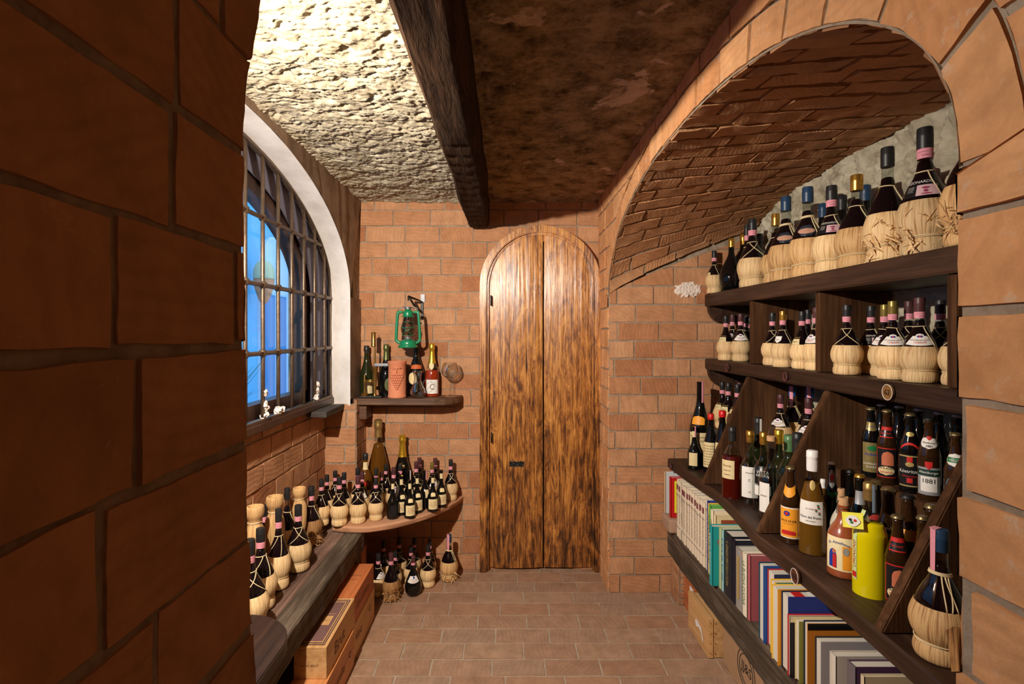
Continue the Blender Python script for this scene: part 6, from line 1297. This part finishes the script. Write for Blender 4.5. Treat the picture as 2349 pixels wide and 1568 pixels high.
# ================================================================== books
plain('book_cover_dark', srgb(30, 34, 46), 0.5)
def book(name_lab, y0, th, h, d, colr, z=ZB, x=0.868, lean=0.0, spine=None, title=None, tcol='ink_black', fore=False, cover=None, group='books on the bench', rotz=0.0, tw=None):
    """a book standing across the shelf, spine (or fore-edge when turned) towards the room"""
    o = tag(empty('book', (x, y0, z + 0.0005)), name_lab, 'book', group)
    mc = plain('bk_%d_%d_%d' % colr, srgb(*colr), 0.45, var=0.06); ms = plain('bk_%d_%d_%d' % spine, srgb(*spine), 0.45, var=0.06) if spine else mc
    t = 0.0022 if th > 0.012 else 0.0012; px0, px1 = (0.004, d - 0.004)
    bx('pages', px0 if not fore else 0.003, px1, t, th - t, 0.003, h - 0.004, 'pages', o)
    bx('front_board', 0 if not fore else -0.001, d, 0, t, 0, h, mc, o, 0.0004); bx('back_board', 0 if not fore else -0.001, d, th - t, th, 0, h, ms if fore else mc, o, 0.0004)
    if not fore:
        bm = bmesh.new(); n = 6
        outer = [(-0.0025 * math.sin(math.pi * i / n), th * i / n) for i in range(n + 1)]; inner = [(0.003, th), (0.003, 0)]
        prism(bm, outer + inner, 0, h); sp = fin('spine', bm, ms, o)
        if title:
            w_ = tw or h * 0.7; flat_text(title, (-0.0034, th / 2, h * 0.52), (0, 0, -1), (0, -1, 0), w_, tcol, sp, height=min(th * 0.5, w_ * 0.12))
    if cover:
        for (a, b_, c_, e_, mt) in cover: bx('cover_print', a * d, b_ * d, -0.0007, -0.0001, c_ * h, e_ * h, mt, o)
    o.rotation_euler = (lean, 0, rotz); return o
SP = lambda px, x=0.868: F * x / (px - CX)
book('thin pale blue book leaning at the far end, left of the red cookbook', 2.765, 0.020, 0.215, 0.15, (206, 214, 214), z=ZB + 0.071, x=0.845, spine=(214, 190, 150))
rb = book('red cookbook with yellow cover panel, at the far end on the stone block', 2.70, 0.028, 0.205, 0.15, (190, 26, 32), z=ZB + 0.071, x=0.853, cover=((0.12, 0.95, 0.12, 0.92, 'label_yellow'),))
for tx, zc, wd, mt in (('LE CUOCHE', 0.178, 0.06, 'ink_black'), ("D'ORO", 0.155, 0.09, 'ink_black'), ('200', 0.11, 0.07, 'ink_red'), ('OLTRE', 0.075, 0.07, 'ink_black'), ('ricette', 0.05, 0.07, 'ink_black')): flat_text(tx, (0.08, -0.0012, zc), (1, 0, 0), (0, 0, 1), wd, mt, rb)
# the white paperback series
n_w = 11; y = 2.655; rnd = random.Random(9)
names = ('first (farthest)', 'second', 'third', 'fourth', 'fifth', 'sixth', 'seventh', 'eighth', 'ninth', 'tenth', 'eleventh (nearest)')
first = None
for k in range(n_w):
    th = rnd.uniform(0.031, 0.036); y -= th + 0.0012
    if first is None:
        first = book(names[k] + ' of the uniform white cookery volumes, counted from the far end', y, th, 0.285, 0.20, (232, 218, 192), title='La grande cucina illustrata', tcol='ink_brown', group='uniform white cookery volumes', tw=0.15)
        pic = bx('spine_picture', -0.0034, -0.0026, th * 0.2, th * 0.8, 0.235, 0.262, plain('pic_mix', srgb(120, 60, 70), 0.6, var=0.9, scale=120), [c for c in kids(first) if c.name.startswith('spine')][0])
        for zq in (0.05, 0.21): bx('spine_rule', -0.0034, -0.0026, th * 0.1, th * 0.9, zq, zq + 0.002, 'ink_black', [c for c in kids(first) if c.name.startswith('spine')][0])
    else:
        b = copy_tree(first); b.location = (0.868 + rnd.uniform(-0.002, 0.003), y, ZB + 0.0005); b.scale = (1, th / 0.034, rnd.uniform(0.97, 1.0)); tag(b, names[k] + ' of the uniform white cookery volumes, counted from the far end', 'book', 'uniform white cookery volumes')
        b.rotation_euler = (rnd.uniform(0, 0.012), 0, 0)
y = y
def shift_book(label, pf, pn, yt, d, c, gap=0.002, **kw):
    """next book of the row: its room-side face spans the columns pf..pn, its near top corner is at height yt"""
    global y
    yf = y - gap; X = yf * (pf - CX) / F; yn = X * F / (pn - CX); h = CZ - (yt - CY) * yn / F - ZB
    y = yn; return book(label, yn, yf - yn, h, d, c, x=X, **kw), h, X
y -= 0.0
for (lb, pf, pn, yt, d, c, kw) in (
 ('cream volume with crimson top edge ending the white series', 1619, 1624, 1147, 0.2, (226, 214, 190), dict(title='Enciclopedia', tcol='ink_brown')),
 ('thin blue book right after the white series', 1622, 1625, 1150, 0.2, (48, 62, 140), dict(title='CUCINA', tcol='ink_white')),
 ('thin yellow book next to the thin blue one', 1625, 1627, 1155, 0.2, (238, 196, 66), dict(title='ricette', tcol='ink_blue')),
 ('light green book poking up behind the teal one', 1626, 1630, 1160, 0.2, (96, 170, 78), dict(title='VERDURE', tcol='ink_black')),
 ('cream book between the light green and brown topped ones', 1630, 1636, 1172, 0.2, (232, 220, 190), dict(title='AMARO', tcol='ink_brown')),
 ('brown topped cookery book with cream letters', 1637, 1642, 1182, 0.215, (226, 206, 160), dict(cover=((0.1, 0.95, 0.55, 0.93, plain('bk_red', srgb(150, 70, 40), 0.5)),))),
 ('tall teal book standing in front of the row', 1627, 1634, 1208, 0.21, (28, 150, 150), dict(title='RICETTE REGIONALI', tcol='ink_white')),
 ('pale sage green book beside the teal one', 1649, 1655, 1213, 0.2, (176, 190, 140), dict()),
 ('light turquoise striped book beside the sage one', 1656, 1660, 1218, 0.2, (150, 200, 200), dict(title='mare', tcol='ink_blue')),
 ('black book with gold lettering down its spine', 1661, 1679, 1231, 0.21, (26, 32, 40), dict(title='IL GRANDE LIBRO DELLA CUCINA', tcol='ink_gold')),
 ('thin black book with SELEZIONE band next to the gold lettered one', 1680, 1687, 1240, 0.2, (20, 22, 40), dict(cover=((0.1, 0.95, 0.4, 0.83, plain('bk_fan', srgb(216, 180, 140), 0.6, var=0.3)),))),
 ('grey book with crimson cover edge', 1688, 1702, 1264, 0.2, (150, 146, 140), dict(cover=((0.0, 1.0, 0.93, 0.999, 'cap_red'),), title=' - ', tcol='ink_gold')),
 ('cream book with green lettering up its spine', 1703, 1713, 1273, 0.2, (232, 222, 196), dict(title='LA BUONA CUCINA', tcol='ink_green')),
 ('plain dusty rose hardback', 1715, 1721, 1275, 0.21, (176, 92, 98), dict()),
 ('blue hardback with white pages and red foot, first after the rose one', 1741, 1752, 1298, 0.20, (34, 84, 160), dict(fore=True, spine=(20, 70, 90), gap=0.10)),
 ('navy book with plastic cover and red edge', 1761, 1777, 1318, 0.2, (38, 44, 84), dict(fore=True, spine=(180, 40, 50))),
 ('yellow book with teal top band', 1768, 1778, 1336, 0.2, (246, 196, 60), dict(fore=True, cover=((0.02, 1, 0.85, 0.998, plain('bk_tealband', srgb(40, 130, 126), 0.5)),))),
 ('bright orange yellow book beside the teal banded one', 1771, 1785, 1352, 0.2, (236, 160, 40), dict(fore=True, spine=(250, 206, 80))),
 ('thick royal blue hardback with red and white striped top', 1793, 1809, 1369, 0.21, (44, 60, 140), dict(fore=True, spine=(24, 34, 70))),
 ('black book with cream stripe across its top', 1807, 1813, 1413, 0.2, (30, 24, 28), dict(fore=True, spine=(200, 40, 40), cover=((0, 1, 0.9, 0.998, 'paper_warm'),))),
 ('thin green picture book', 1824, 1834, 1426, 0.2, (142, 140, 60), dict(fore=True, spine=(230, 210, 150))),
 ('orange cookbook with black top strip', 1844, 1853, 1430, 0.2, (214, 130, 44), dict(fore=True, spine=(40, 44, 60), cover=((0, 1, 0.9, 0.998, 'label_black'),))),
 ('grey book printed tullio pironti editore', 1870, 1884, 1472, 0.2, (170, 164, 166), dict(fore=True, spine=(40, 40, 46), gap=0.03)),
 ('cream boxed book with black lettering on the cover', 1903, 1917, 1505, 0.2, (214, 204, 188), dict(fore=False, gap=0.03)),
 ('purple boxed book with grey spine, near the end of the row', 1943, 1962, 1530, 0.19, (92, 62, 92), dict(fore=False, spine=(110, 100, 104), gap=0.03)),
 ('sand coloured booklet at the very end of the row', 1974, 1982, 1552, 0.17, (216, 196, 160), dict(fore=False, gap=0.02))):
    bb, h, X_ = shift_book(lb, pf, pn, yt, d, c, **kw)
    if 'brown topped' in lb: flat_text('la nostra cucina', (0.11, -0.0014, h * 0.84), (1, 0, 0), (0, 0, 1), 0.13, 'ink_white', bb)
    if 'teal book' in lb: flat_text('N', (0.03, -0.0014, h * 0.74), (1, 0, 0), (0, 0, 1), 0.018, 'ink_red', bb)
    if 'SELEZIONE' in lb: flat_text('SELEZIONE DAL MONDO', (0.11, -0.0014, h * 0.9), (1, 0, 0), (0, 0, 1), 0.13, 'ink_white', bb)
    if 'tullio' in lb: flat_text('tullio pironti editore', (0.10, -0.0014, h * 0.74), (1, 0, 0), (0, 0, 1), 0.14, 'ink_red', bb)
    if 'boxed book with black' in lb: flat_text('le mani', (0.14, -0.0014, h * 0.8), (1, 0, 0), (0, 0, 1), 0.08, 'ink_black', bb)
    if 'royal' in lb:
        for q in range(3): bx('top_stripe', 0.02 + q * 0.05, 0.05 + q * 0.05, 0.001, 0.03, h, h + 0.0006, 'ink_red' if q != 1 else 'ink_white', bb)

# ------------------------------------------------------------------ settle the bottles: nothing may stand inside its neighbour or a board
def kind_r(key):
    r = 0.0
    for c, sub in tree(PROTO[key]):
        if c.type == 'MESH' and c.name.split('.')[0] not in ('loose_straw', 'hang_tag', 'peeling_straw', 'tax_strip', 'raffia_cord', 'wire_bail'):
            r = max([r] + [math.hypot(v.co.x, v.co.y) for v in c.data.vertices])
    return r
KR = {k: kind_r(k) for k in PROTO}
DIV = {round(ZM + e, 4): (2.295, 1.802, 1.256), round(zz, 4): (2.305, 1.735, 1.157), round(zs, 4): (2.305, 1.735), round(zb, 4): (1.735, 1.157)}
def hgt(b): return max(0.08, (CY - b['yt']) * b['Y'] / F + CZ - b['Z'])
for b in BOT:
    b['r'] = lambda b=b: KR[b['key']] * hgt(b) * b['rb']
    k = round(b['Z'], 4); dv = DIV.get(k, ()); b['lim'] = [YN + 0.03, YE - 0.012]
    for d in dv:
        if b['Y0'] > d: b['lim'][0] = max(b['lim'][0], d + 0.031)
        else: b['lim'][1] = min(b['lim'][1], d - 0.001)
    xs = (1.07, 1.332) if k in (round(ZT + e, 4), round(ZM + e, 4)) else ((0.86, 1.04 if b['Y0'] > 2.3 or b['Y0'] < 1.73 else 1.09) if k == round(zz, 4) else ((1.06, 1.332) if k in (round(zs, 4), round(zb, 4)) else None))
    if abs(b['Z'] - zw) < 1e-4: b['fix'] = True
    if xs is None: b['lim'] = [1.0, DB - 0.012]; xs = (-0.975 if abs(b['Z'] - zn) < 0.01 else -0.79, 0.5)
    b['xl'] = xs
def setb(b, Y):
    if b.get('fix'): return
    r = b['r'](); lo_y, hi_y = b['lim'][0] + r, b['lim'][1] - r; kx = (b['px'] - CX) / F
    if kx > 0: lo_y = max(lo_y, (b['xl'][0] + 0.6 * r) / kx) if b['Z'] > 0.7 else lo_y; hi_y = min(hi_y, (b['xl'][1] - r) / kx) if b['Z'] > 0.7 else hi_y
    else: hi_y = min(hi_y, (b['xl'][0] + r) / kx)
    Y = min(max(Y, lo_y), hi_y) if lo_y < hi_y else (lo_y + hi_y) / 2
    Y = min(max(Y, b['Y0'] - 0.055), b['Y0'] + 0.07); b['Y'] = Y; b['X'] = kx * Y
for it in range(160):
    for b in BOT: setb(b, b['Y'])
    moved = 0
    for i, a in enumerate(BOT):
        for c in BOT[i + 1:]:
            if abs(a['Z'] - c['Z']) > 0.02: continue
            dx, dy = c['X'] - a['X'], c['Y'] - a['Y']; d = math.hypot(dx, dy); need = a['r']() + c['r']() + 0.0015
            if d < need:
                moved += 1; q = (need - d) * 0.5; far, near_ = (c, a) if dy > 0 else (a, c)
                setb(far, far['Y'] + q); setb(near_, near_['Y'] - q * 0.7)
                if it > 60:
                    s_ = 1 if c['px'] > a['px'] else -1; w_ = 0.3
                    if abs(c['px'] - c['p0']) < 5: c['px'] += s_ * w_
                    if abs(a['px'] - a['p0']) < 5: a['px'] -= s_ * w_
                if it > 90:
                    for w2 in (a, c): w2['rb'] = max(0.74, w2['rb'] * 0.993)
    if not moved: break
for b in BOT:
    H = hgt(b); b['o'].location = (b['X'], b['Y'], b['Z']); b['o'].scale = (H * b['rb'], H * b['rb'], H)
